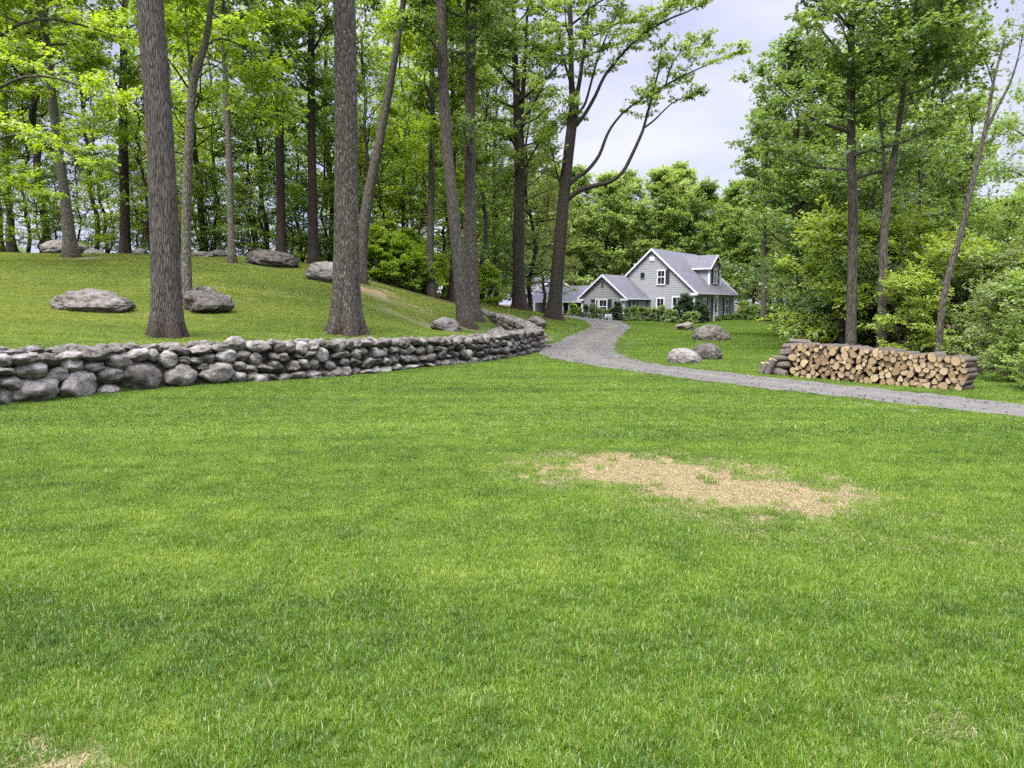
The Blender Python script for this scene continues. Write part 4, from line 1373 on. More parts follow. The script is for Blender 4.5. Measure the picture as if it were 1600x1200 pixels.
own_tree('tree', 'dark trunk behind the small loaf shaped rock on the crest', 'tree', 38, [(196, 397, 18), (195, 330, 16), (193, 240, 15), (192, 150, 13), (194, 60, 12), (196, -20, 10)], 'bark_dark', 'leaf_mid', 67, H=19, crown_from=.35, R=3.6, nl=24)
own_tree('tree', 'dark straight trunk behind the whaleback rock, paired with a darker one', 'tree', 36.5, [(440, 408, 17), (439, 330, 14), (437, 220, 13), (436, 120, 12), (434, 20, 11), (433, -40, 10)], 'bark_dark', 'leaf_deep', 68, H=18, crown_from=.34, R=3.2, nl=22)
own_tree('tree', 'blackish straight trunk beside the rounded boulder on the crest', 'tree', 36, [(490, 414, 18), (489, 330, 15), (487, 220, 13), (486, 100, 12), (487, 0, 10)], 'bark_dark', 'leaf_mid', 69, H=19, crown_from=.36, R=3.2, nl=22)
own_tree('tree', 'slender straight trunk at the foot of the bare soil slope among green bushes', 'tree', 38, [(673, 463, 16), (672, 400, 12), (674, 300, 10), (675, 200, 9), (675, 100, 8), (674, 0, 7)], 'bark_mid', 'leaf_bright', 70, H=18, crown_from=.30, R=2.8, nl=22)
own_tree('tree', 'curved grey trunk of the close pair standing above the bend of the wall', 'tree', 31, [(727, 512, 26), (722, 470, 22), (716, 400, 20), (706, 310, 18), (698, 220, 17), (692, 120, 16), (689, 20, 16), (688, -40, 15)],
         'bark_mid', 'leaf_deep', 71, H=19, crown_from=.68, R=3.2, nl=16, flare=.4, limbs=[dict(px=[(690, 90), (672, 60), (655, 45), (640, 35)], w=5, first=.3, dd=-1)])
own_tree('tree', 'straight darker trunk of the close pair standing above the bend of the wall', 'tree', 33.5, [(741, 500, 24), (738, 450, 20), (735, 350, 18), (734, 250, 17), (735, 120, 16), (736, 0, 16), (737, -40, 15)],
         'bark_brown', 'leaf_deep', 72, H=19, crown_from=.58, R=3.0, nl=20, flare=.4, limbs=[dict(px=[(734, 250), (728, 215), (722, 195)], w=4, first=.3, dd=-1.5, nsec=5)])
own_tree('tree', 'thin black trunk glimpsed just behind the close pair of trunks', 'tree', 40, [(706, 474, 13), (709, 400, 10), (709, 300, 8), (708, 180, 7), (706, 60, 6)], 'bark_dark', 'leaf_mid', 73, H=16, crown_from=.4, R=2.4, nl=16)
own_tree('tree', 'tall dark trunk with upswept forks standing just behind the single forked tree', 'tree', 46, [(811, 483, 22), (810, 420, 18), (811, 330, 17), (812, 250, 16), (810, 190, 15), (806, 120, 10), (803, 40, 8), (802, -20, 7)],
         'bark_dark', 'leaf_mid', 74, H=23, crown_from=.42, R=5.0, nl=26, flare=.5,
         limbs=[dict(px=[(812, 200), (818, 130), (822, 60), (826, -20)], w=10, first=.3), dict(px=[(814, 195), (835, 160), (850, 130), (858, 100)], w=5, first=.3), dict(px=[(811, 240), (800, 220), (785, 205), (770, 200)], w=5, first=.3), dict(px=[(814, 275), (832, 240), (848, 215), (856, 200)], w=5, first=.3)], leafkw=dict(per=30, size=.155))
own_tree('tree', 'tall dark forked tree at the driveway bend with long bare limbs reaching over the house', 'tree', 44, [(864, 499, 25), (868, 460, 21), (874, 390, 20), (880, 320, 18), (886, 260, 17), (893, 200, 16), (897, 160, 16), (893, 130, 9), (892, 60, 8), (890, -20, 7)],
         'bark_dark', 'leaf_mid', 75, H=22, crown_from=.66, R=5.0, nl=18, flare=.55,
         limbs=[dict(px=[(889, 288), (902, 277), (918, 266), (936, 243), (948, 212), (960, 192), (978, 172), (1002, 156), (1014, 147)], w=8, first=.72, nsec=6, secl=(.10, .17)),
                dict(px=[(888, 310), (905, 298), (930, 290), (952, 284), (972, 270), (986, 245), (1002, 210), (1006, 198), (1015, 165), (1024, 130), (1030, 105), (1034, 70)], w=9, first=.62, nsec=7, secl=(.08, .15)),
                dict(px=[(1006, 200), (1022, 188), (1038, 172), (1052, 160), (1070, 152), (1083, 146)], w=3.2, first=.62, nsec=4, secl=(.12, .2)),
                dict(px=[(1022, 147), (1040, 133), (1065, 120), (1090, 108), (1120, 95), (1148, 82)], w=4, first=.15, nsec=10, secl=(.22, .38)),
                dict(px=[(900, 196), (914, 178), (930, 150), (944, 120), (962, 96), (984, 72), (1010, 50), (1045, 30), (1075, 18), (1096, 6)], w=7, first=.30, nsec=14, secl=(.16, .3)),
                dict(px=[(897, 165), (905, 130), (912, 80), (918, 30), (924, -20)], w=9, first=.25, nsec=9),
                dict(px=[(905, 175), (915, 160), (926, 120), (938, 80), (955, 40), (975, 0), (990, -30)], w=5, first=.25, nsec=10, secl=(.2, .36)),
                dict(px=[(1010, 52), (1030, 25), (1055, 5), (1080, -12)], w=3.5, first=.1, nsec=8, secl=(.25, .4)),
                dict(px=[(1040, 133), (1050, 100), (1070, 75), (1095, 68)], w=3, first=.1, nsec=8, secl=(.25, .4)),
                dict(px=[(880, 300), (870, 270), (863, 240), (858, 215)], w=4, first=.3, nsec=6), dict(px=[(892, 130), (880, 90), (872, 50), (866, 10)], w=5, first=.2, nsec=8)],
         leafkw=dict(per=34, size=.155))
# woods beside the woodpile
own_tree('tree', 'straight grey lichened trunk rising behind the middle of the woodpile', 'tree', 23.5, [(1330, 552, 19), (1330, 500, 17), (1332, 400, 16), (1333, 320, 16), (1330, 240, 15), (1330, 150, 13), (1330, 50, 11), (1330, -20, 9)],
         'bark_mid', 'leaf_deep', 81, H=15, crown_from=.36, R=3.6, nl=26, flare=.3, leafkw=dict(per=20, size=.15))
own_tree('tree', 'twin stemmed trunk forking above the woodpile, standing beside the straight lichened trunk', 'tree', 22.5, [(1378, 556, 17), (1378, 500, 15), (1380, 400, 14), (1384, 330, 13), (1393, 270, 11), (1404, 200, 9), (1412, 140, 8), (1420, 80, 7), (1433, 0, 6), (1440, -40, 5)],
         'bark_mid', 'leaf_deep', 82, H=12.5, crown_from=.6, R=2.6, nl=16, flare=.3, limbs=[dict(px=[(1383, 335), (1382, 270), (1378, 210), (1372, 150), (1366, 90)], w=7, first=.45, nsec=8), dict(px=[(1410, 150), (1400, 130), (1390, 110)], w=3, nsec=5), dict(px=[(1412, 135), (1430, 110), (1448, 85), (1460, 60)], w=4, first=.3)], leafkw=dict(per=18, size=.145))
own_tree('tree', 'thin leaning sparse tree at the driveway end of the woodpile, nearly bare crown', 'tree', 18.5, [(1466, 560, 13), (1470, 500, 12), (1482, 430, 11), (1500, 370, 10), (1516, 300, 9), (1530, 240, 8), (1542, 190, 7), (1552, 130, 5), (1562, 90, 4), (1570, 60, 3)],
         'bark_mid', 'leaf_olive', 83, flare=.2, limbs=[dict(px=[(1540, 205), (1560, 165), (1578, 130), (1592, 85), (1600, 40)], w=5, first=.5, nsec=5, ntw=3, secl=(.12, .22)), dict(px=[(1552, 135), (1545, 110), (1540, 95)], w=2.2, nsec=3, ntw=2), dict(px=[(1563, 88), (1572, 70), (1590, 55)], w=2, nsec=4, ntw=3), dict(px=[(1535, 225), (1555, 215), (1575, 205)], w=2, nsec=4, ntw=3)],
         leafkw=dict(per=9, size=.09))
own_tree('tree', 'pale bare trunk at the edge of the far wood just past the house corner', 'tree', 64, [(1193, 492, 9), (1194, 440, 8), (1194, 380, 7), (1196, 300, 6)], 'bark_pale', 'leaf_mid', 84, H=17, crown_from=.42, R=3.4, nl=18, flare=.4, leafkw=dict(per=18, size=.22))
own_tree('tree', 'dark slim trunk under low branches where the lawn meets the wood behind the woodpile', 'tree', 36, [(1248, 521, 11), (1248, 460, 9), (1247, 380, 8), (1246, 300, 7)], 'bark_dark', 'leaf_deep', 85, H=13, crown_from=.22, R=3.4, nl=26, flare=.3, leafkw=dict(per=22, size=.16))
own_tree('tree', 'sparse tree at the sky gap, thin leafy boughs reaching in past the leaning tree', 'tree', 24, [(1650, 580, 14), (1648, 450, 12), (1645, 330, 11), (1640, 200, 9), (1632, 80, 7), (1628, -20, 6)], 'bark_mid', 'leaf_mid', 88,
         limbs=[dict(px=[(1644, 320), (1615, 290), (1590, 270), (1562, 268)], w=4, first=.2, nsec=9, secl=(.2, .34)), dict(px=[(1642, 260), (1615, 225), (1590, 205), (1572, 200)], w=4, first=.2, nsec=8, secl=(.2, .34)), dict(px=[(1640, 200), (1620, 160), (1600, 140)], w=3, first=.3, nsec=5)], leafkw=dict(per=16, size=.11))
own_tree('stump', 'broken dark dead stump behind the woodpile beside the straight lichened trunk', 'tree stump', 26, [(1315, 546, 10), (1316, 500, 9), (1316, 470, 7), (1315, 462, 4)], 'bark_dark', 'leaf_mid', 86, flare=.2)

# ---- the rest of the woods, copies of a dozen grown kinds
rt = np.random.RandomState(21)
def fill(kind, px, D, s, label, group, leaf=None, bark=None, name='tree', cat='tree', part=('trunk', 'crown'), sz=None):
    g = G(px, D)
    s3 = (s, s, (sz or s))
    return tree_copy(kind, name, label, cat, g, rt.uniform(0, 6.28), s3, leaf, bark, group, part)
HW, HL = 'trees in the wood on the hill', 'tree in the wood on the hill among other leafy maples behind the crest'
for a in [('tall1', 70, 41, .95, 'leaf_bright'), ('tall2', 5, 42, .8, 'leaf_bright'), ('tall3', 30, 44, 1, 'leaf_mid'), ('tall3', 150, 44, .85, 'leaf_bright'), 
          ('tall1', 316, 43, .9, 'leaf_bright'), ('tall3', 412, 43, .9, 'leaf_deep'), ('tall1', 520, 46, 1, 'leaf_mid'), ('tall3', -40, 38, 1.1, 'leaf_bright'),
          ('tall1', 280, 56, 1, 'leaf_bright'), ('tall1', 20, 58, 1, 'leaf_mid'), ('tall2', 350, 64, 1, 'leaf_bright')]:
    fill(a[0], a[1], a[2], a[3], HL, HW, a[4])
UL, UG = 'small understory tree with low leafy branches in the wood on the hill', 'understory trees in the hill wood'
for a in [('low1', 40, 43, 1.0, 'leaf_bright'), ('low1', 170, 47, 1.1, 'leaf_mid'), ('low2', 225, 44, 1.0, 'leaf_bright'), ('low1', 340, 45, 1.0, 'leaf_bright'), ('low2', 395, 42, 1.0, 'leaf_deep'),
          ('low2', 420, 45, 1.25, 'leaf_deep'), ('low1', 470, 45, 1.0, 'leaf_bright'), ('low2', 515, 42, 1.1, 'leaf_mid'), ('low1', 545, 46, 1, 'leaf_bright'), ('low1', -20, 42, 1.1, 'leaf_mid'), ('low1', 285, 49, 1.1, 'leaf_bright'),
          ('low1', 240, 37.5, .8, 'leaf_bright'), ('low2', 310, 52, 1.3, 'leaf_mid'), ('low1', 440, 52, 1.2, 'leaf_bright')]:
    fill(a[0], a[1], a[2], a[3], UL, UG, a[4])
CL, CG = 'slender tree in the wood between the leaning trunk and the tall forked tree', 'trees in the wood behind the wall bend'
for a in [('tall3', 583, 44, .9, 'leaf_mid'), ('tall3', 632, 47, .85, 'leaf_bright'), ('tall3', 640, 56, 1, 'leaf_bright'), ('tall1', 700, 56, 1, 'leaf_mid'), ('tall3', 752, 46, .9, 'leaf_mid'), ('tall1', 775, 62, 1.05, 'leaf_mid'),
          ('tall2', 600, 64, 1, 'leaf_bright'), ('low1', 560, 50, 1.1, 'leaf_mid'), ('low1', 610, 46, .9, 'leaf_bright'), ('low1', 655, 44, .85, 'leaf_bright'), ('low1', 690, 47, 1., 'leaf_mid'), ('low2', 720, 50, 1.2, 'leaf_mid'),
          ('low2', 770, 52, 1.3, 'leaf_deep'), ('low1', 650, 60, 1.3, 'leaf_bright'), ('round1', 730, 78, .95, 'leaf_mid'), ('round2', 640, 80, 1, 'leaf_mid'), ('round1', 560, 82, 1, 'leaf_bright'), ('low2', 800, 60, 1.3, 'leaf_deep')]:
    fill(a[0], a[1], a[2], a[3], CL, CG, a[4])
fill('pine', 829, 53, .92, 'soft olive pine with drooping branches between two dark trunks beside the house', None, 'leaf_olive')
fill('pine', 850, 64, .8, 'feathery pine whose branches hang before the grey outbuilding', None, 'leaf_olive')
BL, BG = 'tall round leafy tree in the far wood behind the grey house', 'trees behind the house'
for a in [('round1', 868, 88, .95, 'leaf_pale'), ('round2', 905, 92, .9, 'leaf_mid'), ('round1', 945, 87, .93, 'leaf_pale'), ('round2', 985, 92, .88, 'leaf_pale'), ('round1', 1025, 86, .96, 'leaf_pale'), ('round2', 1065, 90, .92, 'leaf_pale'),
          ('round1', 1100, 84, .85, 'leaf_mid'), ('round2', 1140, 88, .80, 'leaf_mid'), ('round1', 1175, 82, .84, 'leaf_pale'), ('round2', 1215, 80, .86, 'leaf_mid'), ('round1', 965, 104, 1.0, 'leaf_mid'), ('round2', 1050, 106, 1.0, 'leaf_mid'),
          ('round1', 1130, 104, .92, 'leaf_pale'), ('round2', 1200, 100, .95, 'leaf_mid'), ('round2', 820, 95, 1., 'leaf_mid'), ('round1', 775, 96, 1., 'leaf_pale'), ('round1', 1255, 96, 1., 'leaf_mid'), ('round2', 880, 110, 1.05, 'leaf_mid')]:
    fill(a[0], a[1], a[2], a[3], BL, BG, a[4])
RL, RG = 'leafy tree in the deep wood behind the woodpile', 'trees in the wood behind the woodpile'
for a in [('round2', 1432, 33, .60, 'leaf_deep', .80), ('round1', 1300, 38, .72, 'leaf_mid', .8), ('pine', 1232, 68, .9, 'leaf_olive', 1.0), ('pine', 1258, 46, .66, 'leaf_olive', .72), ('round2', 1380, 42, .8, 'leaf_deep', .9), ('round1', 1270, 58, .85, 'leaf_mid', .95),
          ('round1', 1470, 44, .5, 'leaf_mid', .55), ('round2', 1620, 33, .42, 'leaf_mid', .29), ('round1', 1580, 40, .5, 'leaf_mid', .38), ('round2', 1330, 62, .95, 'leaf_deep', 1), ('round1', 1420, 66, .9, 'leaf_mid', .9), ('round2', 1530, 62, .7, 'leaf_mid', .52), ('round1', 1640, 55, .7, 'leaf_mid', .48),
          ('round1', 1275, 44, .5, 'leaf_olive', .66), ('low2', 1290, 33, 1.0, 'leaf_deep', 1), ('low2', 1350, 31, 1.0, 'leaf_deep', 1), ('low2', 1420, 28, .95, 'leaf_deep', 1), ('low1', 1500, 29, .85, 'leaf_mid', .9), ('low2', 1560, 26, .7, 'leaf_mid', .6), ('low1', 1620, 22, .6, 'leaf_mid', .5), ('low2', 1245, 58, 1.0, 'leaf_deep', 1.1), ('low2', 1178, 80, 1.1, 'leaf_deep', 1.1), ('low2', 1225, 72, 1.2, 'leaf_deep', 1.2)]:
    fill(a[0], a[1], a[2], a[3], RL, RG, a[4], sz=a[5])
SL, SG = 'young tree with flat sprays of yellow green leaves spreading over the woodpile', 'spray leaved young trees over the woodpile'
for a in [(1285, 27, .95), (1330, 26, .9), (1405, 24.5, .9), (1495, 21.8, .7), (1420, 21.3, .5)]:
    fill('sapling', a[0], a[1], a[2], SL, SG)
# bushes
def bush(kind, px, D, s, label, group, leaf=None, cat='bush', sz=None, name='bush'):
    return fill(kind, px, D, s, label, group, leaf, None, name, cat, ('stem', 'foliage'), sz)
for a in [(575, 36.5, .9), (592, 37, 1.), (610, 37.2, .95), (628, 37.5, 1.), (645, 38.2, .9), (660, 39, .9), (690, 41, .9), (600, 39.5, 1.2), (635, 40.5, 1.2), (715, 43, .9), (760, 45, .9)]:
    bush('shrub2', a[0], a[1], a[2] * .8, 'bright green bush along the wood edge above the bare soil slope', 'bushes along the hill wood edge', 'leaf_bright')
for a in [(1590, 15, .32), (1580, 18.5, .42), (1610, 17.5, .45), (1625, 20, .6), (1625, 13.6, .30)]:
    bush('shrub2', a[0], a[1], a[2], 'tangled bush at the wood edge past the driveway end of the woodpile', 'bushes past the end of the woodpile', 'leaf_mid')
for a in [(1545, 17.5, .40), (1572, 16.6, .42), (1600, 16.4, .45), (1552, 21, .6), (1590, 21.5, .68), (1625, 15, .40), (1530, 23, .62)]:
    fill('sapling', a[0], a[1], a[2], 'knee high seedling tree spraying out at the wood edge past the end of the woodpile', 'seedlings past the end of the woodpile', 'leaf_olive' if a[0] % 20 else 'leaf_mid')
for a in [(1400, 27, .9), (1440, 25.5, .9), (1350, 28, .95), (1300, 29, .95), (1480, 23, .75), (1272, 31, .7), (1242, 38, .6), (1375, 31, 1.2), (1325, 32, 1.2)]:
    bush('shrub2', a[0], a[1], a[2], 'shaded bush growing close behind the woodpile', 'bushes close behind the woodpile', 'leaf_deep')
for a in [(1160, 72, .5), (1170, 71, .6), (1180, 68, .65), (1190, 66, .6), (1202, 65, .7), (1215, 62, .75), (1228, 56, .7), (1238, 50, .7), (1163, 77, .9)]:
    bush('shrub1', a[0], a[1], a[2] * 1.1, 'low bush in the row between the house corner and the wood', 'low bushes past the house corner', 'leaf_mid')
for a in [(20, 39.5, .5), (60, 40, .55), (95, 41, .6), (150, 40, .5), (172, 41, .55), (225, 40, .5), (262, 41, .55), (300, 41, .5), (335, 40.5, .5), (385, 40, .5), (405, 40.5, .55), (458, 40, .5), (515, 40, .55), (545, 40, .6), (-20, 40, .6), (125, 43, .7), (210, 44, .7), (320, 44, .7), (475, 44, .7)]:
    fill('low1' if a[1] * 2 % 2 else 'low2', a[0], a[1], a[2], 'knee high to head high seedling tree in the undergrowth along the hill crest', 'seedling trees along the hill crest', 'leaf_mid' if a[0] % 2 else 'leaf_bright')
# far wood that closes the view, one mass
pts, idx, rot, scl = [], [], [], []
for k in range(80):
    a = rt.uniform(-.62, .9) if k % 4 else rt.uniform(-.05, .9)
    d = rt.uniform(120, 160) if a > -.05 else rt.uniform(105, 150)
    x, y = d * math.sin(a), d * math.cos(a)
    pts.append((x, y, gz(x, y) - (0 if a > -.05 else 1.5)))
    idx.append(rt.randint(2))
    rot.append((0, 0, rt.uniform(0, 6.28)))
    scl.append(rt.uniform(.75, 1.0) if a > -.05 else rt.uniform(.42, .62))
far_w = [proto('far_round', 31, 17, .3, .05, 6.0, 26, 'bark_dark', 'leaf_mid', 15, .42, nsec=5, ntw=5, twl=(.8, 1.6), spread=.35)[1], proto('far_oval', 32, 17, .3, .05, 5.5, 26, 'bark_dark', 'leaf_deep', 15, .42, nsec=5, ntw=5, twl=(.8, 1.6), spread=.35)[1]]
scatter('far_woods', far_w, pts, idx, rot, scl)

# ------------------------------------------------------------------ the house (local x along its front, y along the gable wall, z up)
TH = RAD(35)
HX, HY = 15.19, 62.0
house = thing('house', 'grey clapboard cape house with white trim, dormer and low wing beyond the driveway bend', 'house', (HX, HY, 0), RAD(90) - TH)
def lap(mb, gz_of, a0, a1, z0, fixed, axis, step=.20):
    """clapboards: each board a thin wedge whose foot stands proud"""
    z = z0
    sgn = -1
    while True:
        zt = z + step
        r = gz_of(z + step * .5)
        if r is None:
            break
        b0, b1 = max(a0, r[0]), min(a1, r[1])
        r2 = gz_of(zt) or r
        c0_, c1_ = max(a0, r2[0]), min(a1, r2[1])
        if b1 - b0 < .1:
            break
        def pt(h, out_, z_):
            return (h, fixed - out_, z_) if axis == 'x' else (fixed - out_, h, z_)
        A, B_, Cc, Dd = pt(b0, .016, z), pt(b1, .016, z), pt(b1, .004, zt), pt(b0, .004, zt)
        mb.face([A, B_, Cc, Dd])
        mb.face([pt(b0, .0, z), pt(b1, .0, z), B_, A])
        z = zt
def gab(z, e0, zp0, ridge, zr, e1, zp1):
    lo = e0 if z <= zp0 else e0 + (z - zp0) / (zr - zp0) * (ridge - e0)
    hi = e1 if z <= zp1 else e1 - (z - zp1) / (zr - zp1) * (e1 - ridge)
    return (lo, hi) if hi > lo else None
HL, HW_ = 10.0, 7.7
mb = MB()
mb.prism([(0, -.4), (0, 2.60), (3.85, 6.16), (HW_, 2.60), (HW_, -.4)], 0, 0, HL)
lap(mb, lambda z: gab(z, 0, 2.60, 3.85, 6.16, HW_, 2.60), 0, HW_, -.2, 0, 'y')
lap(mb, lambda z: (0, HL) if z < 2.45 else None, 0, HL, -.2, 0, 'x')
mb.build('wall', M['siding'], house)
mb = MB()
mb.prism([(-.26, 2.55), (3.85, 6.35), (HW_ + .26, 2.55), (HW_ + .26, 2.42), (3.85, 6.21), (-.26, 2.42)], 0, -.20, HL + .16)
mb.build('roof', M['shingle'], house)
mb = MB()
for x0 in (-.245, HL + .162):
    mb.prism([(-.30, 2.56), (3.85, 6.34), (HW_ + .30, 2.56), (HW_ + .30, 2.39), (3.85, 6.155), (-.30, 2.39)], 0, x0, x0 + .043)
mb.box(-.245, -.02, -.34, .25, 2.32, 2.50)
mb.build('rake_board', M['white'], house)
MB().box(-.20, HL + .16, -.38, -.262, 2.42, 2.54).build('gutter', M['white'], house)
MB().box(-.06, .12, -.06, .12, -.3, 2.45).build('corner_board', M['white'], house)
MB().box(HL - .12, HL + .06, -.06, .10, -.3, 2.45).build('corner_board', M['white'], house)
# chimney on the back slope, a stub of it showing over the rake
ch = MB().box(1.2, 1.8, 5.55, 6.1, 3.8, 5.05).build('chimney', M['brickwork'], house)
MB().box(1.15, 1.85, 5.5, 6.15, 5.052, 5.15).build('chimney_cap', M['white'], ch)

def window(h0, h1, z0, z1, fixed, axis, shutters='', sashes=1, parent=None, cols=2, nm='window', sill=True):
    """double hung window in a wall facing -y (axis x) or -x (axis y)"""
    par = parent or house
    def bx(m, a, b, o0, o1, c, d):
        if axis == 'x':
            m.box(a, b, fixed - o1, fixed - o0, c, d)
        else:
            m.box(fixed - o1, fixed - o0, a, b, c, d)
        return m
    f = .085
    fr = MB()
    bx(fr, h0, h0 + f, .0, .075, z0, z1)
    bx(fr, h1 - f, h1, .0, .075, z0, z1)
    bx(fr, h0 + f, h1 - f, .0, .078, z1 - f * 1.2, z1)
    bx(fr, h0 - .03, h1 + .03, .0, .10, z0 - f, z0)
    n = sashes
    for k in range(1, n):
        c = h0 + (h1 - h0) * k / n
        bx(fr, c - .05, c + .05, .0, .072, z0, z1 - f)
    zm = (z0 + z1) / 2
    bx(fr, h0 + f, h1 - f, .0, .066, zm - .035, zm + .035)
    w_ = fr.build(nm, M['white'], par)
    p = bx(MB(), h0 + f * .5, h1 - f * .5, .0, .045, z0, z1 - f * .5).build('pane', M['glass'], w_)
    mu = MB()
    for k in range(n):
        a, b = h0 + (h1 - h0) * k / n, h0 + (h1 - h0) * (k + 1) / n
        for j in range(1, cols):
            c = a + (b - a) * j / cols
            bx(mu, c - .012, c + .012, .0, .052, z0, z1 - f)
    if cols > 1:
        mu.build('muntin', M['white'], w_)
    for c in shutters:
        a, b = (h0 - .40, h0 - .04) if c == '-' else (h1 + .04, h1 + .40)
        s_ = MB()
        bx(s_, a, b, .0, .06, z0 - .05, z1)
        for j in range(9):
            zz = z0 + (z1 - z0) * (j + .3) / 9
            bx(s_, a + .04, b - .04, .055, .07, zz, zz + .04)
        s_.build('shutter', M['shutter'], par)
    return w_
window(1.75, 2.70, .72, 2.10, 0, 'x', '-+')
window(7.4, 8.4, .72, 2.10, 0, 'x', '-+')
# front door with its white surround and a flat dark panel beside it
d = MB()
d.box(4.45, 4.60, -.11, 0, -.1, 2.15).box(5.38, 5.53, -.11, 0, -.1, 2.15).box(4.38, 5.60, -.13, 0, 2.152, 2.36)
d.box(4.30, 5.68, -.75, 0, -.35, .04)
d.build('door_surround', M['white'], house)
dd = MB().box(4.602, 5.378, -.06, 0, .04, 2.15).build('door', M['white'], house)
MB().box(4.80, 5.18, -.075, -.055, .82, 1.98).build('door_pane', M['glass'], dd)
MB().box(5.24, 5.30, -.11, -.06, 1.0, 1.07).build('handle', M['steel'], dd)
MB().box(4.0, 4.40, -.06, 0, .1, 2.1).build('shutter', M['shutter'], house)  # flat dark panel next to the door surround
# gable windows (columns in the photograph turned into metres along the gable)
window(2.60, 3.36, 3.30, 4.50, 0, 'y', '')
MB().box(-.06, 0, 2.24, 2.56, 3.30, 4.50).build('shutter', M['shutter'], house)
w_ = MB().box(-.05, 0, 4.48, 4.52, 3.78, 4.34).box(-.05, 0, 4.90, 4.94, 3.78, 4.34).box(-.052, 0, 4.52, 4.90, 4.30, 4.34).box(-.052, 0, 4.52, 4.90, 3.74, 3.78).build('small_window', M['siding'], house)
MB().box(-.045, 0, 4.52, 4.90, 3.78, 4.30).build('pane', M['glass'], w_)
window(2.62, 3.38, .55, 2.15, 0, 'y', '')
window(1.05, 1.95, .55, 2.25, 0, 'y', '')
v_ = MB().box(-.06, 0, 3.62, 4.10, 5.24, 5.62)
for j in range(4):
    v_.box(-.085, -.055, 3.66, 4.06, 5.27 + j * .085, 5.31 + j * .085)
v_.build('gable_vent', M['white'], house)
# dormer
DX0, DX1, DXC, DY = 4.95, 7.75, 6.35, .57
dm = MB()
dm.prism([(DX0, 2.9), (DX0, 4.86), (DXC, 5.84), (DX1, 4.86), (DX1, 2.9)], 1, DY, 3.3)
lap(dm, lambda z: gab(z, DX0, 4.86, DXC, 5.84, DX1, 4.86), DX0, DX1, 3.15, DY, 'x')
dormer = dm.build('dormer', M['siding'], house)
MB().prism([(DX0 - .24, 4.80), (DXC, 6.01), (DX1 + .24, 4.80), (DX1 + .24, 4.67), (DXC, 5.87), (DX0 - .24, 4.67)], 1, DY - .22, 3.62).build('dormer_roof', M['shingle'], dormer)
t_ = MB().prism([(DX0 - .28, 4.79), (DXC, 6.0), (DX1 + .28, 4.79), (DX1 + .28, 4.65), (DXC, 5.85), (DX0 - .28, 4.65)], 1, DY - .265, DY - .222)
t_.box(DX0 - .31, DX0 - .242, DY - .22, 2.3, 4.66, 4.79)
t_.box(DX0 - .05, DX0 + .15, DY - .05, DY + .12, 3.1, 4.75)
t_.box(DX1 - .12, DX1 + .04, DY - .05, DY + .1, 3.1, 4.75)
t_.build('dormer_trim', M['white'], dormer)
window(5.9, 6.75, 3.50, 4.75, DY, 'x', '', parent=dormer)
MB().box(5.42, 5.84, DY - .06, DY, 3.5, 4.72).build('dormer_shutter', M['shutter'], dormer)
MB().box(6.81, 7.23, DY - .06, DY, 3.5, 4.72).build('dormer_shutter', M['shutter'], dormer)
# low wing in front of the gable
W0, W1, WR, WS = 4.30, 8.22, 6.26, -4.35
wg = MB()
wg.prism([(W0, -.4), (W0, 2.14), (WR, 3.86), (W1, 2.14), (W1, -.4)], 0, WS, -.05)
lap(wg, lambda z: gab(z, W0, 2.14, WR, 3.86, W1, 2.14), W0, W1, -.2, WS, 'y')
lap(wg, lambda z: (WS, -.05) if z < 2.1 else None, WS, -.05, -.2, W0, 'x')
wg.build('wing_wall', M['siding'], house)
MB().prism([(W0 - .30, 2.09), (WR, 4.06), (W1 + .30, 2.09), (W1 + .30, 1.96), (WR, 3.92), (W0 - .30, 1.96)], 0, WS - .22, .04).build('wing_roof', M['shingle'], house)
t_ = MB().prism([(W0 - .34, 2.10), (WR, 4.05), (W1 + .34, 2.10), (W1 + .34, 1.94), (WR, 3.87), (W0 - .34, 1.94)], 0, WS - .265, WS - .222)
t_.box(WS - .265, WS - .02, W0 - .37, W0 + .22, 1.88, 2.03)
t_.box(WS - .265, WS - .02, W1 - .22, W1 + .37, 1.88, 2.03)
t_.build('wing_rake_board', M['white'], house)
MB().box(WS - .22, -.02, W0 - .42, W0 - .302, 1.97, 2.08).build('gutter', M['white'], house)
MB().box(WS - .07, WS + .12, W0 - .07, W0 + .12, -.3, 1.95).build('corner_board', M['white'], house)
MB().box(WS - .07, WS + .1, W1 - .12, W1 + .06, -.3, 1.95).build('corner_board', M['white'], house)
window(5.80, 6.60, .75, 2.02, WS, 'y', '')
window(6.62, 6.94, .75, 2.02, WS, 'y', '', cols=1)
MB().box(WS - .06, WS, 5.42, 5.76, .7, 1.98).build('shutter', M['shutter'], house)
MB().box(WS - .06, WS, 6.98, 7.36, .7, 1.98).build('shutter', M['shutter'], house)
w_ = MB().box(WS - .06, WS, 6.12, 6.17, 2.98, 3.5).box(WS - .06, WS, 6.40, 6.45, 2.98, 3.5).box(WS - .062, WS, 6.17, 6.40, 3.45, 3.5).box(WS - .062, WS, 6.17, 6.40, 2.98, 3.03).box(WS - .065, WS, 6.17, 6.40, 3.22, 3.26).build('small_window', M['siding'], house)
MB().box(WS - .05, WS, 6.17, 6.40, 3.03, 3.45).build('pane', M['glass'], w_)
window(-3.1, -2.2, .5, 2.02, W0, 'x', '-+', cols=1)
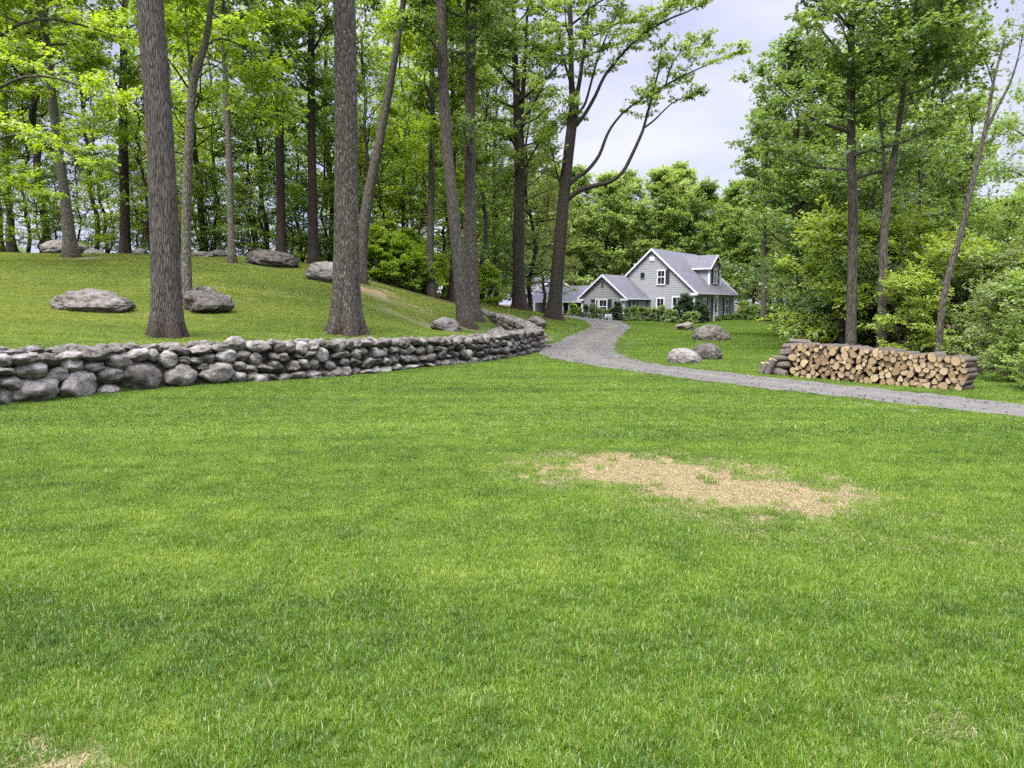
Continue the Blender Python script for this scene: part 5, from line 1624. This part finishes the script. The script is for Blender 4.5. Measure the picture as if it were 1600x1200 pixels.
# garage wing with a recessed porch
gw = MB()
gw.prism([(-1.3, -.4), (-1.3, 2.3), (0, 3.02), (2.2, 1.9), (2.2, -.4)], 1, W1 + .02, 15.0)
gw.build('garage_wall', M['siding'], house)
MB().prism([(-2.62, 1.88), (0, 3.26), (2.62, 1.88), (2.62, 1.75), (0, 3.12), (-2.62, 1.75)], 1, W1 + .03, 15.3).build('garage_roof', M['shingle'], house)
MB().box(-2.69, -2.622, W1 + .1, 15.3, 1.72, 1.88).build('garage_fascia', M['white'], house)
for y in (10.55, 11.2, 12.9, 14.8):
    MB().box(-2.50, -2.36, y, y + .14, -.3, 1.76).build('porch_post', M['white'], house)
MB().box(-1.36, -1.3, 9.6, 10.6, .5, 1.6).build('porch_window', M['glass'], house)
MB().box(-1.36, -1.3, 11.4, 13.6, .0, 1.75).build('garage_door', M['shutter'], house)

def hl(s, q):
    return np.array([HX + math.sin(TH) * s - math.cos(TH) * q, HY + math.cos(TH) * s + math.sin(TH) * q])
# outbuilding beyond the garage, only pieces of it show past the tree
ob = thing('outbuilding', 'pale roofed grey outbuilding glimpsed past the tall forked tree', 'outbuilding', (*G(866, 80)[:2], 0), RAD(20))
zb = gz(*G(866, 80)[:2])
MB().prism([(-2.6, zb - .3), (-2.6, 2.8), (0, 4.4), (2.6, 2.8), (2.6, zb - .3)], 1, 0, 5).build('wall', M['siding'], ob)
MB().prism([(-2.9, 2.70), (0, 4.62), (2.9, 2.70), (2.9, 2.56), (0, 4.46), (-2.9, 2.56)], 1, -.3, 5.3).build('roof', M['shingle'], ob)
MB().prism([(-2.93, 2.72), (0, 4.60), (2.93, 2.72), (2.93, 2.50), (0, 4.36), (-2.93, 2.50)], 1, -.345, -.302).build('rake_board', M['white'], ob)
MB().box(-1.6, -.7, -.05, 0, 1.2, 2.2).build('window', M['glass'], ob)

# parked car peeping out between the forked tree and the porch shrub
cp = G(880, 70.5)
car = thing('parked_car', 'silver parked car half hidden by the forked trunk under the garage porch', 'car', cp, RAD(35))
b = MB().prism([(-2.1, .32), (-2.15, .70), (-1.95, .86), (-1.05, .92), (-.45, 1.36), (1.05, 1.38), (1.75, .95), (2.12, .88), (2.15, .34)], 1, -.85, .85)
b.build('body', M['car_paint'], car, bevel=.05)
for sx in (-1, 1):
    MB().prism([(-.92, .95), (-.42, 1.30), (.25, 1.32), (.25, .95)], 1, sx * .856 - .006, sx * .856 + .006).build('side_window', M['glass'], car)
    MB().prism([(.32, .95), (.32, 1.32), (1.0, 1.32), (1.55, .97)], 1, sx * .856 - .006, sx * .856 + .006).build('side_window', M['glass'], car)
MB().face([(-1.06, -.70, .945), (-1.06, .70, .945), (-.50, .66, 1.345), (-.50, -.66, 1.345)])
ws = MB()
ws.prism([(-1.07, .93), (-.50, 1.345), (-.47, 1.33), (-1.03, .915)], 1, -.70, .70)
ws.build('windscreen', M['glass'], car)
for sx in (-1.3, 1.3):
    for sy in (-.83, .83):
        n = 16
        wm = MB()
        wm.prism([(sx + .32 * math.cos(2 * math.pi * k / n), .32 + .32 * math.sin(2 * math.pi * k / n)) for k in range(n)], 1, sy - .1, sy + .1)
        wh = wm.build('wheel', M['rubber'], car)
        hm = MB().prism([(sx + .19 * math.cos(2 * math.pi * k / n), .32 + .19 * math.sin(2 * math.pi * k / n)) for k in range(n)], 1, sy - .11, sy + .11)
        hm.build('rim', M['steel'], wh)
for sy in (-.6, .6):
    MB().box(-2.17, -2.08, sy - .16, sy + .16, .60, .74).build('headlight', M['white'], car, bevel=.02)

# foundation planting, each plant fitted to its width and height in the photograph
def zrange(me):
    v = np.empty(len(me.vertices) * 3, np.float32)
    me.vertices.foreach_get('co', v)
    v = v.reshape(-1, 3)
    return np.percentile(np.abs(v[:, 0]), 92) * 2, np.percentile(v[:, 2], 98)
def shrub_px(kind, px, D, wp, top, label, group, leaf):
    g = G(px, D)
    wm, hm = zrange(PR[kind][1])
    m = np.linalg.norm(g[:2]) / FPX
    h = CZ + (475 - top) * D / FPX - g[2]
    sx = wp * m / wm
    return tree_copy(kind, 'shrub', label, 'shrub', g, rt.uniform(0, 6.28), (sx, sx, h / hm), leaf, None, group, ('stem', 'foliage'))
YG = 'dark evergreen shrubs at the house corner'
shrub_px('yew', 1066, 60.2, 17, 461, 'tallest dark evergreen shrub, covering half of the big gable window', YG, 'leaf_dark')
shrub_px('yew', 1077, 60.6, 15, 465, 'dark evergreen shrub just beside the white corner board of the house', YG, 'leaf_dark')
shrub_px('yew', 1091, 61.0, 17, 471, 'dark evergreen shrub under the first front window beside the corner', YG, 'leaf_dark')
shrub_px('yew', 1101, 62.5, 11, 477, 'lower evergreen shrub between the corner shrubs and the front door', YG, 'leaf_dark')
shrub_px('yew', 966, 58.6, 13, 472, 'dark shrub beside the white corner post of the low wing', YG, 'leaf_dark')
LG = 'light green shrubs along the house foundation'
for (px, D, wp, top, lf) in [(978, 59.5, 14, 482, 'leaf_deep'), (990, 60.5, 16, 479, 'leaf_mid'), (1002, 61.5, 17, 480, 'leaf_olive'), (1013, 61.5, 17, 482, 'leaf_mid'), (1024, 61, 16, 482, 'leaf_olive'), (1034, 60.5, 15, 478, 'leaf_mid'), (1045, 60, 16, 483, 'leaf_pale'), (1054, 59.6, 14, 485, 'leaf_mid'), (1085, 59.6, 13, 487, 'leaf_pale'), (1075, 59.2, 13, 488, 'leaf_pale')]:
    shrub_px('shrub1', px, D, wp, top, 'light green foundation shrub beneath the ground floor gable windows', LG, lf)
WG = 'shrubs beneath the wing window'
for (px, D, wp, top, lf) in [(915, 60.6, 13, 477, 'leaf_dark'), (926, 60, 15, 475, 'leaf_deep'), (937, 59.6, 12, 482, 'leaf_deep'), (946, 59.2, 12, 484, 'leaf_deep'), (955, 58.8, 12, 482, 'leaf_deep')]:
    shrub_px('shrub1', px, D, wp, top, 'dark green shrub in the bed beneath the wing window', WG, lf)
shrub_px('shrub1', 895, 64, 15, 475, 'rounded bright green shrub in front of the garage porch', None, 'leaf_bright')
shrub_px('shrub1', 906, 61.6, 10, 481, 'smaller leafy shrub between the wing corner and the rounded porch shrub', None, 'leaf_mid')
FG = 'low plants along the front wall'
for (px, D, wp, top) in [(1106, 63.5, 9, 494), (1122, 66, 9, 494), (1129, 67, 9, 493), (1136, 68, 9, 492), (1143, 68.5, 10, 491), (1152, 69, 12, 490)]:
    shrub_px('fern', px, D, wp, top, 'low plant at the foot of the front wall by the white door', FG, 'leaf_deep')

# white garden bench in the bed below the wing window
bx_, by_ = G(948, 57.8)[:2]
bench = thing('garden_bench', 'small white garden bench in the shrub bed below the wing window', 'bench', (bx_, by_, gz(bx_, by_)), RAD(90) - TH)
m = MB()
for k in range(3):
    m.box(-.17 + k * .13, -.06 + k * .13, -.28, .28, .22, .25)
m.build('seat', M['white'], bench)
m = MB()
for k in range(2):
    m.box(.235, .26, -.28, .28, .30 + k * .10, .37 + k * .10)
m.build('backrest', M['white'], bench)
for sy in (-.25, .25):
    MB().box(-.16, -.10, sy - .03, sy + .03, 0, .22).build('leg', M['white'], bench)
    MB().box(.20, .255, sy - .03, sy + .03, 0, .47).build('leg', M['white'], bench)
